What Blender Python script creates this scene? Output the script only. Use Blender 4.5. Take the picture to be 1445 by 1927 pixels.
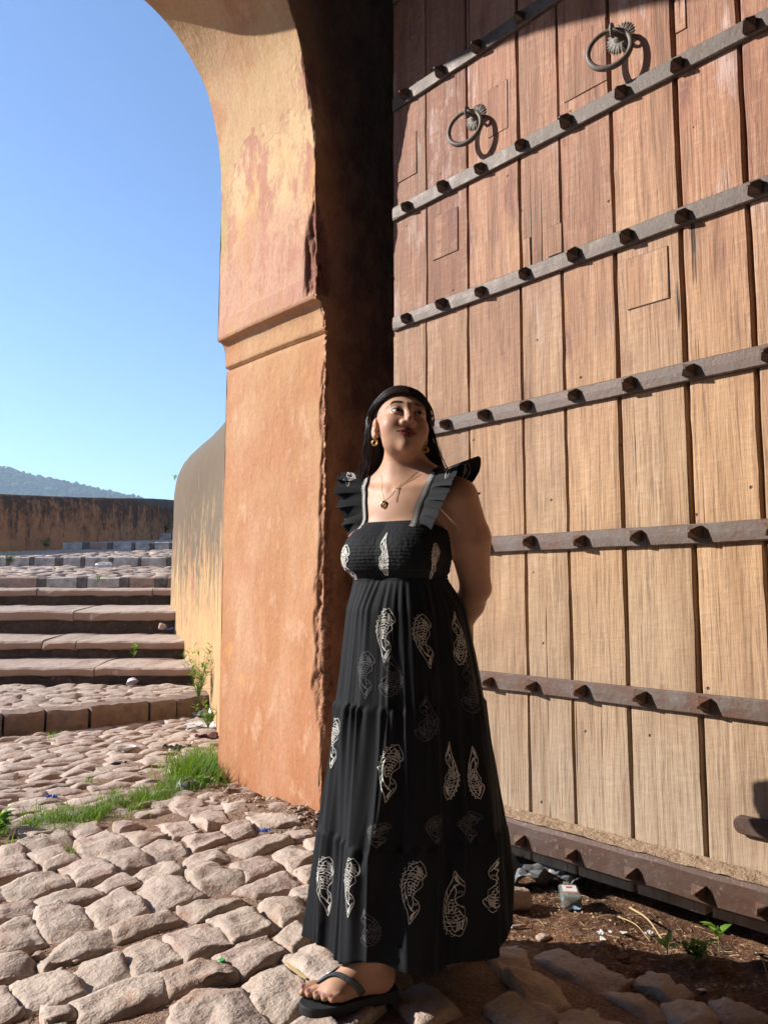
import bpy, bmesh, math, random
import numpy as np
from mathutils import Vector, Matrix, Euler

scene = bpy.context.scene
for o in list(bpy.data.objects):
    bpy.data.objects.remove(o)
R = math.radians

# ------------------------------------------------------------------ camera
YAW, PITCH, EYE = R(42.5), R(5.9), 1.05
cam_data = bpy.data.cameras.new('camera')
cam_data.sensor_fit = 'VERTICAL'
cam_data.sensor_height = 24.0
cam_data.lens = 24.0 * 1447.0 / 1927.0
cam_data.clip_start, cam_data.clip_end = 0.05, 5000.0
camera = bpy.data.objects.new('camera', cam_data)
scene.collection.objects.link(camera)
camera.location = (0, 0, EYE)
camera.rotation_euler = (math.pi / 2 + PITCH, 0, -YAW)
scene.camera = camera

# ------------------------------------------------------------------ light
SUN = np.array([-1.0, 1.08, 0.80])            # towards the sun
SUN = SUN / np.linalg.norm(SUN)
sun_el = math.asin(SUN[2])
sun_az = math.atan2(SUN[0], SUN[1])            # clockwise from +Y
world = bpy.data.worlds.new('World')
scene.world = world
world.use_nodes = True
wn = world.node_tree.nodes
sky = wn.new('ShaderNodeTexSky')
sky.sky_type = 'NISHITA'
sky.sun_disc = False
sky.sun_elevation = sun_el
sky.sun_rotation = sun_az
sky.air_density, sky.dust_density, sky.ozone_density = 0.85, 0.0, 4.0
wn['Background'].inputs['Strength'].default_value = 0.135
world.node_tree.links.new(sky.outputs[0], wn['Background'].inputs['Color'])
sun_data = bpy.data.lights.new('sun', 'SUN')
sun_data.energy, sun_data.angle, sun_data.color = 5.0, R(0.5), (1.0, 0.94, 0.86)
sun = bpy.data.objects.new('sun', sun_data)
scene.collection.objects.link(sun)
sun.rotation_euler = Vector(SUN).to_track_quat('Z', 'Y').to_euler()
sun.location = (-6, 8, 9)
vs = scene.view_settings
vs.view_transform, vs.look, vs.gamma, vs.exposure = 'Standard', 'None', 1.0, 0.95
vs.use_curve_mapping = False
scene.render.engine = 'CYCLES'
cy = scene.cycles
cy.max_bounces, cy.diffuse_bounces, cy.glossy_bounces, cy.transmission_bounces, cy.transparent_max_bounces = 5, 2, 2, 4, 6
cy.caustics_reflective = cy.caustics_refractive = False
cy.use_adaptive_sampling, cy.adaptive_threshold = True, 0.02
cy.use_denoising = True

# ------------------------------------------------------------------ geometry helpers
rt3 = np.array([math.cos(YAW), -math.sin(YAW), 0.0])     # camera right, level
fw3 = np.array([math.sin(YAW), math.cos(YAW), 0.0])      # camera forward, level
UP = np.array([0, 0, 1.0])
EYEP = np.array([0, 0, EYE])

def ray(px, py):
    a, b = (px - 722.5) / 1447.0, (963.5 - py) / 1447.0
    f = fw3 * math.cos(PITCH) + UP * math.sin(PITCH)
    u = -fw3 * math.sin(PITCH) + UP * math.cos(PITCH)
    return f + rt3 * a + u * b
def on_z(px, py, z=0.0):
    r = ray(px, py)
    return EYEP + r * (z - EYE) / r[2]
def on_x(px, py, x):
    r = ray(px, py)
    return EYEP + r * x / r[0]
def on_d(px, py, d):
    """point at level forward distance d"""
    r = ray(px, py)
    return EYEP + r * d / (r @ fw3)
def ud(u, d, z=0.0):
    p = rt3 * u + fw3 * d
    return np.array([p[0], p[1], z])

WLOC = {}
def put(o, parent, origin):
    origin = np.asarray(origin, float)
    scene.collection.objects.link(o)
    if parent is None:
        o.location = origin
    else:
        o.parent = parent
        o.location = origin - WLOC[parent.name]
    WLOC[o.name] = origin
    return o
def tag(o, label=None, cat=None, group=None, kind=None):
    if label: o['label'] = label
    if cat: o['category'] = cat
    if group: o['group'] = group
    if kind: o['kind'] = kind
    return o
def empty(name, origin, *a, **k):
    o = bpy.data.objects.new(name, None)
    o.empty_display_size = 0.1
    put(o, None, origin)
    return tag(o, *a, **k)
def obj(name, verts, faces, mat, parent=None, origin=None, smooth=False, attrs=None):
    """mesh object from world-space vertices"""
    v = np.asarray(verts, float).reshape(-1, 3)
    if origin is None:
        lo, hi = v.min(0), v.max(0)
        origin = (lo + hi) / 2
        if parent is None: origin[2] = lo[2]
    me = bpy.data.meshes.new(name)
    me.from_pydata((v - np.asarray(origin)).tolist(), [], [tuple(int(i) for i in f) for f in faces])
    me.update()
    if mat: me.materials.append(mat)
    if smooth: me.polygons.foreach_set('use_smooth', [True] * len(me.polygons))
    for k, data in (attrs or {}).items():
        data = np.asarray(data, np.float32)
        if data.ndim == 1:
            at = me.attributes.new(k, 'FLOAT', 'POINT'); at.data.foreach_set('value', data)
        else:
            at = me.color_attributes.new(k, 'FLOAT_COLOR', 'POINT'); at.data.foreach_set('color', data.ravel())
    o = bpy.data.objects.new(name, me)
    return put(o, parent, origin)
def copy_at(src, parent, loc, rot=None, scale=None, name=None):
    o = src.copy()
    scene.collection.objects.link(o)
    o.parent = parent
    loc = np.asarray(loc, float)
    o.location = loc - (WLOC[parent.name] if parent else 0)
    if rot is not None: o.rotation_euler = rot
    if scale is not None: o.scale = scale
    WLOC[o.name] = loc
    return o

class MB:
    """collects geometry for one mesh"""
    def __init__(s): s.v, s.f, s.n = [], [], 0
    def add(s, v, f):
        v = np.asarray(v, float).reshape(-1, 3)
        s.v.append(v)
        s.f += [tuple(int(i) + s.n for i in q) for q in f]
        s.n += len(v)
        return s
    def grid(s, P, wrap_u=False, wrap_v=False):
        """P[i][j] points"""
        P = np.asarray(P, float); a, b = P.shape[:2]
        s.add(P.reshape(-1, 3), grid_faces(a, b, wrap_u, wrap_v)); return s
    def box(s, lo, hi):
        x0, y0, z0 = lo; x1, y1, z1 = hi
        return s.add([(x0,y0,z0),(x1,y0,z0),(x1,y1,z0),(x0,y1,z0),(x0,y0,z1),(x1,y0,z1),(x1,y1,z1),(x0,y1,z1)], BOXF)
    def tube(s, pts, rad, n=8, caps=True):
        v, f = tube(pts, rad, n, caps); return s.add(v, f)
    def build(s, name, mat, parent=None, **k):
        return obj(name, np.concatenate(s.v), s.f, mat, parent, **k)
BOXF = [(0,3,2,1),(4,5,6,7),(0,1,5,4),(1,2,6,5),(2,3,7,6),(3,0,4,7)]
def grid_faces(a, b, wu=False, wv=False):
    f = []
    for i in range(a if wu else a - 1):
        i2 = (i + 1) % a
        for j in range(b if wv else b - 1):
            j2 = (j + 1) % b
            f.append((i*b+j, i2*b+j, i2*b+j2, i*b+j2))
    return f
def unit(v):
    v = np.asarray(v, float); return v / (np.linalg.norm(v, axis=-1, keepdims=True) + 1e-12)
def tube(pts, rad, n=8, caps=True):
    pts = np.asarray(pts, float); m = len(pts)
    rad = np.broadcast_to(np.asarray(rad, float), (m,))
    t = unit(np.gradient(pts, axis=0))
    ref = np.array([0, 0, 1.0]) if abs(t[0][2]) < 0.9 else np.array([1.0, 0, 0])
    nrm = unit(np.cross(t[0], ref))
    V = []
    for i in range(m):
        nrm = unit(nrm - t[i] * (nrm @ t[i])); b = np.cross(t[i], nrm)
        for k in range(n):
            a = 2 * math.pi * k / n
            V.append(pts[i] + rad[i] * (math.cos(a) * nrm + math.sin(a) * b))
    F = grid_faces(m, n, False, True)
    if caps:
        F.append(tuple(range(n - 1, -1, -1))); F.append(tuple((m - 1) * n + k for k in range(n)))
    return np.array(V), F
def spline(pts, n):
    """Catmull-Rom through pts, n samples"""
    P = np.asarray(pts, float)
    P = np.vstack([2 * P[0] - P[1], P, 2 * P[-1] - P[-2]])
    t = np.linspace(0, len(P) - 3 - 1e-9, n); i = t.astype(int); u = (t - i)[:, None]
    a, b, c, d = P[i], P[i+1], P[i+2], P[i+3]
    return 0.5 * (2*b + (c-a)*u + (2*a-5*b+4*c-d)*u**2 + (3*b-a-3*c+d)*u**3)

# value noise in numpy
def _h(ix, iy, iz, seed):
    n = (ix.astype(np.int64) * 374761393 + iy.astype(np.int64) * 668265263 + iz.astype(np.int64) * 2147483647 + seed * 974634617) & 0xffffffff
    n = ((n ^ (n >> 13)) * 1274126177) & 0xffffffff
    n = ((n ^ (n >> 16)) * 2246822519) & 0xffffffff
    return ((n ^ (n >> 15)) & 0xffffff) / float(0xffffff)
def vnoise(p, seed=0):
    p = np.asarray(p, float); i = np.floor(p); f = p - i; f = f * f * (3 - 2 * f); i = i.astype(np.int64)
    r = 0
    for dx in (0, 1):
        wx = f[..., 0] if dx else 1 - f[..., 0]
        for dy in (0, 1):
            wy = f[..., 1] if dy else 1 - f[..., 1]
            for dz in (0, 1):
                wz = f[..., 2] if dz else 1 - f[..., 2]
                r = r + wx * wy * wz * _h(i[..., 0] + dx, i[..., 1] + dy, i[..., 2] + dz, seed)
    return r * 2 - 1
def fbm(p, oct=4, seed=0, gain=0.5):
    p = np.asarray(p, float); r, a = 0, 1.0
    for k in range(oct):
        r = r + a * vnoise(p * 2**k, seed + 17 * k); a *= gain
    return r
def sstep(a, b, x):
    t = np.clip((np.asarray(x, float) - a) / (b - a), 0, 1); return t * t * (3 - 2 * t)
# ------------------------------------------------------------------ materials
class NT:
    def __init__(s, name):
        s.m = bpy.data.materials.new(name); s.m.use_nodes = True
        s.t = s.m.node_tree; s.n = s.t.nodes
        s.b = s.n['Principled BSDF']
        s.tc = s.n.new('ShaderNodeTexCoord')
        g = s.n.new('ShaderNodeNewGeometry'); s.geo = g
        s.pos = g.outputs['Position']
        s.b.inputs['Specular IOR Level'].default_value = 0.3
    def l(s, a, b): s.t.links.new(a, b)
    def inp(s, sock, v):
        if isinstance(v, bpy.types.NodeSocket): s.l(v, sock)
        else: sock.default_value = v
    def rgb(s, c): return (c[0], c[1], c[2], 1.0)
    def scale(s, vec, sc, off=(0, 0, 0)):
        n = s.n.new('ShaderNodeMapping'); s.l(vec, n.inputs[0]); n.inputs['Scale'].default_value = sc; n.inputs['Location'].default_value = off; return n.outputs[0]
    def noise(s, sc, detail=4, rough=0.55, vec=None, dist=0.0):
        n = s.n.new('ShaderNodeTexNoise'); s.l(vec if vec is not None else s.pos, n.inputs['Vector'])
        n.inputs['Scale'].default_value = sc; n.inputs['Detail'].default_value = detail; n.inputs['Roughness'].default_value = rough; n.inputs['Distortion'].default_value = dist
        return n.outputs[0]
    def voro(s, sc, vec=None, feat='F1', out=0, rnd=1.0):
        n = s.n.new('ShaderNodeTexVoronoi'); n.feature = feat; s.l(vec if vec is not None else s.pos, n.inputs['Vector']); n.inputs['Scale'].default_value = sc; n.inputs['Randomness'].default_value = rnd
        return n.outputs[out]
    def ramp(s, fac, stops, interp='LINEAR'):
        n = s.n.new('ShaderNodeValToRGB'); n.color_ramp.interpolation = interp; e = n.color_ramp.elements
        while len(e) < len(stops): e.new(0.5)
        for x, (p, c) in zip(e, stops):
            x.position = p; x.color = (c, c, c, 1) if isinstance(c, (int, float)) else s.rgb(c)
        s.l(fac, n.inputs[0]); return n.outputs[0]
    def mix(s, fac, a, b, mode='MIX'):
        n = s.n.new('ShaderNodeMix'); n.data_type = 'RGBA'; n.blend_type = mode
        s.inp(n.inputs[0], fac)
        for k, v in ((6, a), (7, b)):
            s.inp(n.inputs[k], v if isinstance(v, bpy.types.NodeSocket) else s.rgb(v))
        return n.outputs[2]
    def math(s, op, a, b=0.0, c=0.0):
        n = s.n.new('ShaderNodeMath'); n.operation = op
        s.inp(n.inputs[0], a); s.inp(n.inputs[1], b); s.inp(n.inputs[2], c); return n.outputs[0]
    def rng(s, v, a, b, c=0.0, d=1.0):
        n = s.n.new('ShaderNodeMapRange'); s.l(v, n.inputs[0]); n.interpolation_type = 'SMOOTHSTEP'
        for k, x in zip((1, 2, 3, 4), (a, b, c, d)): n.inputs[k].default_value = x
        return n.outputs[0]
    def xyz(s, vec=None):
        n = s.n.new('ShaderNodeSeparateXYZ'); s.l(vec if vec is not None else s.pos, n.inputs[0]); return n.outputs
    def attr(s, name, out='Fac'):
        n = s.n.new('ShaderNodeAttribute'); n.attribute_name = name; return n.outputs[out]
    def rand(s):
        n = s.n.new('ShaderNodeObjectInfo'); return n.outputs['Random']
    def island(s): return s.geo.outputs['Random Per Island']
    def hsv(s, col, h=0.5, sat=1.0, v=1.0):
        n = s.n.new('ShaderNodeHueSaturation'); s.inp(n.inputs['Hue'], h); s.inp(n.inputs['Saturation'], sat); s.inp(n.inputs['Value'], v); s.inp(n.inputs['Color'], col if isinstance(col, bpy.types.NodeSocket) else s.rgb(col)); return n.outputs[0]
    def bump(s, h, strength=0.5, dist=0.01, prev=None):
        n = s.n.new('ShaderNodeBump'); n.inputs['Strength'].default_value = strength; n.inputs['Distance'].default_value = dist; s.l(h, n.inputs['Height'])
        if prev is not None: s.l(prev, n.inputs['Normal'])
        return n.outputs[0]
    def out(s, col, rough=0.8, normal=None, metal=0.0, spec=None):
        s.inp(s.b.inputs['Base Color'], col if isinstance(col, bpy.types.NodeSocket) else s.rgb(col))
        s.inp(s.b.inputs['Roughness'], rough); s.inp(s.b.inputs['Metallic'], metal)
        if normal is not None: s.l(normal, s.b.inputs['Normal'])
        if spec is not None: s.b.inputs['Specular IOR Level'].default_value = spec
        return s.m

def mat_plaster():
    t = NT('ochre_plaster'); x, y, z = t.xyz()
    n_big = t.noise(1.6, 4, .6); n_str = t.noise(4.0, 4, .65, t.scale(t.pos, (1, 1, .28)))
    n_mid = t.noise(7, 4, .7, t.scale(t.pos, (1, 1, .55), (9, 1, 4))); n_fine = t.noise(48, 3, .7)
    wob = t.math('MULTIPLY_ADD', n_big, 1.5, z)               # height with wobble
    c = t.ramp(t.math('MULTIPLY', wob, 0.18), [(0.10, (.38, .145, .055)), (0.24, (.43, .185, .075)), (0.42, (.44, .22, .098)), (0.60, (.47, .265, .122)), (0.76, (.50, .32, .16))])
    c = t.mix(t.ramp(n_str, [(0.44, 0.0), (0.68, 0.6)]), c, (.54, .32, .19))
    c = t.mix(t.ramp(n_big, [(0.50, 0.0), (0.62, 0.5)]), c, (.40, .145, .06))
    c = t.mix(t.ramp(n_mid, [(0.56, 0.0), (0.66, 0.5)]), c, (.57, .36, .22))
    c = t.mix(t.ramp(n_mid, [(0.30, 0.55), (0.40, 0.0)]), c, (.60, .29, .07))
    # worn band of pink and cream coats above the impost
    band = t.math('MULTIPLY', t.rng(z, 2.45, 2.75), t.rng(wob, 4.45, 3.95))
    worn = t.mix(t.ramp(n_mid, [(0.43, 0.0), (0.56, 1.0)]), (.42, .19, .13), (.58, .40, .21))
    worn = t.mix(t.ramp(n_str, [(0.53, 0.0), (0.64, .7)]), worn, (.54, .29, .085))
    edge = t.ramp(t.math('ADD', band, t.math('MULTIPLY', n_str, .45)), [(0.80, 0.0), (0.83, 0.85)])
    c = t.mix(edge, c, worn)
    pk = t.math('MULTIPLY', t.rng(z, 2.45, 2.55), t.rng(wob, 4.0, 3.6))
    c = t.mix(t.math('MULTIPLY', pk, t.ramp(n_mid, [(.4, .15), (.62, .8)])), c, (.45, .22, .17))
    moss = t.math('MULTIPLY', t.math('MULTIPLY', t.rng(y, 3.74, 3.83), t.rng(z, 2.9, 3.1)), t.math('MULTIPLY', t.rng(z, 3.75, 3.45), t.ramp(n_mid, [(.4, 0.0), (.6, .8)])))
    c = t.mix(moss, c, (.33, .30, .05))
    vec = t.mix(.06, t.pos, n_mid)
    pits = t.math('MULTIPLY', t.ramp(t.voro(24, vec), [(0.04, 1.0), (0.08, 0.0)]), t.ramp(n_big, [(.52, 0.0), (.58, 1.0)]))
    c = t.mix(pits, c, (.16, .07, .03))
    chip = t.attr('chip')
    stone = t.mix(t.ramp(n_fine, [(.35, 0.0), (.7, 1.0)]), (.27, .095, .05), (.50, .27, .14))
    stone = t.mix(t.math('MULTIPLY', t.rng(z, 2.45, 2.55), .7), stone, (.22, .08, .06))
    c = t.mix(chip, c, stone)
    sm = t.math('MULTIPLY', t.attr('inner_shade'), t.ramp(n_mid, [(.25, 1.0), (.75, .72)]))  # shade of the recess and passage put into the plaster colour
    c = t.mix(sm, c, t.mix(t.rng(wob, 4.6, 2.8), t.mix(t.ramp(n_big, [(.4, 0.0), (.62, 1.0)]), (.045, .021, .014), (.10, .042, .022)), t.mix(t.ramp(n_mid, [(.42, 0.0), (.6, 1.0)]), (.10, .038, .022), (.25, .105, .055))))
    c = t.hsv(c, .5, .94, t.ramp(n_fine, [(.2, .86), (.8, 1.12)]))
    h = t.math('MULTIPLY_ADD', n_fine, .10, t.math('MULTIPLY', n_mid, .55))
    h = t.math('MULTIPLY_ADD', edge, -.10, h); h = t.math('MULTIPLY_ADD', pits, -.25, h)
    h = t.math('MULTIPLY_ADD', t.math('MULTIPLY', chip, n_fine), .5, h)
    return t.out(c, .88, t.bump(h, .55, .03), spec=.2)

def mat_stained(name, base, base2, dark, top, zlo, dens=.5):
    """lime wash with black rain streaks running down from the coping"""
    t = NT(name); z = t.xyz()[2]
    n1 = t.noise(2.0, 3, .65)
    c = t.mix(t.ramp(n1, [(.35, 0.0), (.65, 1.0)]), base, base2)
    c = t.mix(t.ramp(n1, [(.58, 0.0), (.68, .6)]), c, (.52, .22, .15))
    st = t.noise(9, 4, .72, t.scale(t.pos, (1, 1, .16)))
    blot = t.noise(14, 4, .75, t.scale(t.pos, (1, 1, .5)))
    h = t.rng(z, zlo, top)
    s1 = t.math('ADD', t.math('MULTIPLY', st, .75), t.math('MULTIPLY_ADD', blot, .55, t.math('MULTIPLY', h, dens)))
    c = t.mix(t.ramp(s1, [(.76, 0.0), (.98, .9)]), c, dark)
    cop = t.rng(t.math('MULTIPLY_ADD', blot, .3, z), top - .02, top + .1)
    c = t.mix(cop, c, t.mix(blot, dark, (.16, .135, .105)))
    return t.out(c, .92, t.bump(t.math('MULTIPLY_ADD', st, .5, blot), .5, .03), spec=.15)

def mat_stone():
    t = NT('sandstone_setts'); r = t.rand(); il = t.island()
    v = t.math('FRACT', t.math('ADD', r, il))
    c = t.ramp(v, [(0.0, (.34, .265, .21)), (.2, (.44, .345, .275)), (.4, (.37, .275, .23)), (.6, (.46, .365, .295)), (.8, (.36, .26, .215)), (1.0, (.41, .325, .265))])
    n1 = t.noise(10, 4, .68); n2 = t.noise(70, 4, .75)
    c = t.mix(t.ramp(n1, [(.35, 0.0), (.7, .7)]), c, (.52, .43, .355))
    c = t.mix(t.ramp(n1, [(.30, .5), (.42, 0.0)]), c, (.40, .20, .12))
    c = t.hsv(c, .5, 1, t.ramp(n2, [(.2, .72), (.8, 1.2)]))
    c = t.mix(t.attr('soil'), c, (.33, .21, .145))
    return t.out(c, .82, t.bump(t.math('MULTIPLY_ADD', n2, .22, n1), .7, .028), spec=.25)

def mat_dirt(name='red_dirt', a=(.27, .135, .075), b=(.17, .085, .05), cc=(.36, .21, .13)):
    t = NT(name); n1 = t.noise(12, 4, .7); g = t.voro(150)
    c = t.mix(t.ramp(n1, [(.35, 0.0), (.65, 1.0)]), a, b)
    c = t.mix(t.ramp(n1, [(.58, 0.0), (.7, .8)]), c, cc)
    c = t.hsv(c, .5, 1.0, t.ramp(g, [(.1, 1.2), (.55, .75)]))
    return t.out(c, .95, t.bump(n1, .8, .03), spec=.1)

def mat_wood():
    t = NT('weathered_door_wood'); r = t.rand(); p = t.pos; x, y, z = t.xyz()
    off = t.n.new('ShaderNodeCombineXYZ'); t.inp(off.inputs[0], t.math('MULTIPLY', r, 9.0)); t.inp(off.inputs[2], t.math('MULTIPLY', r, 31.0))
    va = t.n.new('ShaderNodeVectorMath'); va.operation = 'ADD'; t.l(p, va.inputs[0]); t.l(off.outputs[0], va.inputs[1]); q = va.outputs[0]
    fib = t.noise(95, 4, .7, t.scale(q, (1, 1, .045)))
    gr = t.noise(14, 4, .65, t.scale(q, (1, 1, .07)), .6)
    chat = t.noise(55, 3, .6, t.scale(q, (1, .35, 1)))
    patch = t.noise(5.5, 5, .74, t.scale(q, (1, 1, .3)))
    big = t.noise(1.3, 3, .6, q)
    hz = t.rng(t.math('MULTIPLY_ADD', big, 1.8, z), 1.9, 4.1)
    g1 = t.ramp(gr, [(.3, 0.0), (.7, 1.0)])
    c = t.mix(hz, t.mix(g1, (.33, .205, .115), (.47, .315, .19)), t.mix(g1, (.25, .12, .082), (.43, .235, .155)))
    oi = t.n.new('ShaderNodeObjectInfo'); c = t.mix(1.0, c, oi.outputs['Color'], 'MULTIPLY')
    gz = t.math('MULTIPLY', t.rng(t.math('MULTIPLY_ADD', big, .9, z), 1.7, .6), .75)       # greyed foot of the leaf
    c = t.mix(gz, c, (.34, .27, .20))
    c = t.mix(t.math('MULTIPLY', t.ramp(patch, [(.56, 0.0), (.66, .75)]), hz), c, (.54, .40, .37))     # whitish paint
    c = t.mix(t.math('MULTIPLY', t.ramp(patch, [(.36, .8), (.44, 0.0)]), t.math('MULTIPLY_ADD', hz, .75, .22)), c, (.17, .07, .06))  # maroon paint
    c = t.mix(t.ramp(fib, [(.32, .7), (.50, 0.0)]), c, (.15, .09, .055))
    c = t.mix(t.ramp(gr, [(.28, .6), (.42, 0.0)]), c, (.19, .10, .06))
    c = t.mix(t.ramp(t.math('MULTIPLY', chat, gr), [(.27, 0.0), (.42, .24)]), c, (.58, .43, .29))
    c = t.mix(t.math('MULTIPLY', t.ramp(big, [(.50, 0.0), (.64, .55)]), t.ramp(patch, [(.40, .3), (.6, 1.0)])), c, (.20, .12, .075))
    split = t.math('MULTIPLY', t.ramp(t.noise(42, 2, .5, t.scale(q, (1, 1, .014), (3, 3, 3))), [(.285, 1.0), (.325, 0.0)]), t.ramp(big, [(.46, 0.0), (.54, 1.0)]))
    dot = t.math('MULTIPLY', t.ramp(t.voro(7.5, q), [(.03, 1.0), (.05, 0.0)]), .9)
    hole = t.math('MAXIMUM', split, dot)
    c = t.mix(hole, c, (.05, .027, .017))
    h = t.math('MULTIPLY_ADD', chat, .2, t.math('MULTIPLY_ADD', fib, .3, t.math('MULTIPLY', gr, .7)))
    h = t.math('MULTIPLY_ADD', hole, -.4, h)
    return t.out(c, .72, t.bump(h, .75, .014), spec=.3)

def mat_iron(name='old_iron', a=(.075, .058, .049), b=(.145, .12, .105), rust=(.13, .06, .036), rz=(0.4, 3.0)):
    t = NT(name); z = t.xyz()[2]; n1 = t.noise(13, 4, .7); n2 = t.noise(60, 3, .7)
    k = t.rng(z, rz[0], rz[1])
    c = t.mix(t.ramp(n1, [(.35, 0.0), (.65, 1.0)]), a, b)
    ru = t.math('MULTIPLY', t.ramp(n1, [(.38, .9), (.62, .1)]), t.math('MULTIPLY_ADD', k, -.7, .9))
    c = t.mix(ru, c, rust)
    c = t.mix(t.ramp(n2, [(.60, 0.0), (.68, .45)]), c, (.24, .21, .18))
    return t.out(c, t.ramp(n1, [(.3, .5), (.7, .72)]), t.bump(t.math('MULTIPLY_ADD', n2, .2, n1), .4, .008), .15, spec=.4)

def mat_plain(name, col, rough=.7, noise_s=None, var=.25, spec=.3, metal=0.0, bump=0.0, isl=False):
    t = NT(name); c = t.hsv(col, .5, 1.0, 1.0)
    if noise_s: c = t.hsv(c, .5, 1.0, t.ramp(t.noise(noise_s, 3, .65), [(.25, 1 - var), (.75, 1 + var)]))
    if isl: c = t.hsv(c, t.math('MULTIPLY_ADD', t.island(), .04, .48), 1.0, t.math('MULTIPLY_ADD', t.island(), .7, .65))
    nrm = t.bump(t.noise(noise_s or 40, 3, .65), bump, .01) if bump else None
    return t.out(c, rough, nrm, metal, spec)

def mat_leaf(name, a, b, trans=.35):
    t = NT(name); c = t.mix(t.island(), a, b)
    t.out(c, .5, None, spec=.35)
    tr = t.n.new('ShaderNodeBsdfTranslucent'); t.l(t.hsv(c, .49, 1.1, 1.5), tr.inputs[0])
    mx = t.n.new('ShaderNodeMixShader'); mx.inputs[0].default_value = trans
    t.l(t.b.outputs[0], mx.inputs[1]); t.l(tr.outputs[0], mx.inputs[2]); t.l(mx.outputs[0], t.n['Material Output'].inputs[0])
    return t.m

M = {}
M['plaster'] = mat_plaster()
M['tower'] = mat_stained('stained_ochre_wall', (.47, .31, .145), (.44, .25, .13), (.11, .09, .068), 2.52, .0, .46)
M['backwall'] = mat_stained('dark_stained_wall', (.44, .21, .09), (.36, .16, .07), (.045, .032, .025), 2.95, 1.4, .34)
M['stone'] = mat_stone()
M['dirt'] = mat_dirt()
M['dirt2'] = mat_dirt('door_dirt', (.21, .105, .055), (.13, .065, .038), (.31, .185, .11))
M['wood'] = mat_wood()
M['iron'] = mat_iron()
M['dark_wood'] = mat_plain('dark_wood', (.10, .06, .04), .85, 20, .4, bump=.3)
# ------------------------------------------------------------------ gatehouse: arch, piers, passage
Y_IN, Y_OUT, X_AX = 2.93, 3.86, -1.0
def gate_profiles():
    low = [(2.29, z) for z in np.linspace(-.12, 2.325, 100)]
    groove = [(2.291, 2.328), (2.306, 2.331), (2.306, 2.343), (2.284, 2.346)]
    mould = [(2.281, z) for z in (2.36, 2.38)] + [(2.280, 2.40), (2.279, 2.42), (2.277, 2.44), (2.274, 2.455), (2.270, 2.468), (2.264, 2.479), (2.256, 2.487), (2.246, 2.492), (2.232, 2.495), (2.2265, 2.498)]
    out = spline([(2.226, 2.52), (2.228, 3.0), (2.228, 3.35), (2.218, 3.58), (2.185, 3.78), (2.115, 4.0), (2.00, 4.16), (1.86, 4.285), (1.70, 4.36), (1.50, 4.415), (1.23, 4.54), (.95, 4.71), (.6, 4.91), (.26, 5.05), (.03, 5.14), (-.5, 5.33), (-1.0, 5.48)], 150)
    inn = spline([(2.226, 2.52), (2.224, 2.9), (2.219, 3.2), (2.207, 3.36), (2.180, 3.50), (2.130, 3.73), (2.086, 3.87), (2.02, 3.99), (1.90, 4.125), (1.72, 4.26), (1.36, 4.47), (1.0, 4.66), (.5, 4.90), (0.0, 5.10), (-.5, 5.30), (-1.0, 5.46)], 150)
    a = np.array(low + groove + mould)
    return np.vstack([a, out]), np.vstack([a, inn]), len(low), len(a)
PO, PI, R1, R2 = gate_profiles()
NR = len(PO)
JC = np.concatenate([np.linspace(0, .55, 16)[:-1], np.linspace(.55, .86, 15)[:-1], np.linspace(.86, 1, 15)])     # across the jamb, outer -> inner
FC = np.array([.005, .012, .02, .03, .042, .056, .072, .09, .115, .15, .2, .26, .33, .42, .55, .75, 1.0])
row_t = np.clip((np.arange(NR) - (R2 + 45)) / (NR - 1 - R2 - 45), 0, 1)
tgt = np.zeros((NR, 2))
for i in range(NR):
    z0 = PI[R2 + 45][1]
    if row_t[i] <= 0: tgt[i] = (3.3, PI[i][1])
    else:
        L1, L2 = 6.9 - z0, 4.3; s = row_t[i] * (L1 + L2)
        tgt[i] = (3.3, z0 + s) if s < L1 else (3.3 - (s - L1), 6.9)
def gate_side(sgn):
    nj, nf = len(JC), len(FC)
    P = np.zeros((NR, nj + nf, 3)); chip = np.zeros((NR, nj + nf))
    z = PI[:, 1]
    w = .008 + .034 * np.clip(fbm(np.stack([z * 3.1, z * 0, z * 0], -1), 4, 3), 0, 1)
    w += .10 * sstep(2.50, 2.56, z) * sstep(2.98, 2.70, z) + .035 * sstep(.3, .8, z) * sstep(1.75, 1.2, z) + .03 * sstep(1.75, 1.85, z) * sstep(2.05, 1.95, z)
    w *= np.where(z > 3.0, .35, 1.0)
    for i in range(NR):
        for j in range(nj):
            a = JC[j]; x, zz = PO[i] * (1 - a) + PI[i] * a
            P[i, j] = (x, Y_OUT + (Y_IN - Y_OUT) * a, zz)
        for j in range(nf):
            p = PI[i] + (tgt[i] - PI[i]) * FC[j]
            P[i, nj + j] = (p[0], Y_IN, p[1])
    e = np.zeros((NR, nj + nf))
    e[:, :nj] = P[:, :nj, 1] - Y_IN
    e[:, nj:] = np.abs(P[:, nj:, 0] - PI[:, None, 0]) + np.abs(P[:, nj:, 2] - PI[:, None, 1])
    nz = fbm(P * 18, 4, 5); nz2 = fbm(P * 55, 3, 9)
    m = sstep(1.15, .55, (e + nz * .018) / w[:, None]) * sstep(4.4, 4.0, P[..., 2])
    e_in = m * (.003 + .20 * w[:, None]) * (1 + .9 * nz2 + .5 * nz)
    body = fbm(P * 1.7, 4, 21) * .008 + fbm(P * 7, 3, 22) * .0025
    P[:, :nj, 0] += body[:, :nj] * .7; P[:, nj:, 1] += body[:, nj:] * 2
    P[..., 0] += e_in * .8; P[..., 1] += e_in * .8
    chip[:] = m
    if sgn < 0: P[..., 0] = 2 * X_AX - P[..., 0]
    return P, chip
gate = empty('gatehouse', (2.3, 3.4, 0), 'ochre plastered stone gateway arch with peeling paint and chipped corner', 'gateway')
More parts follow.
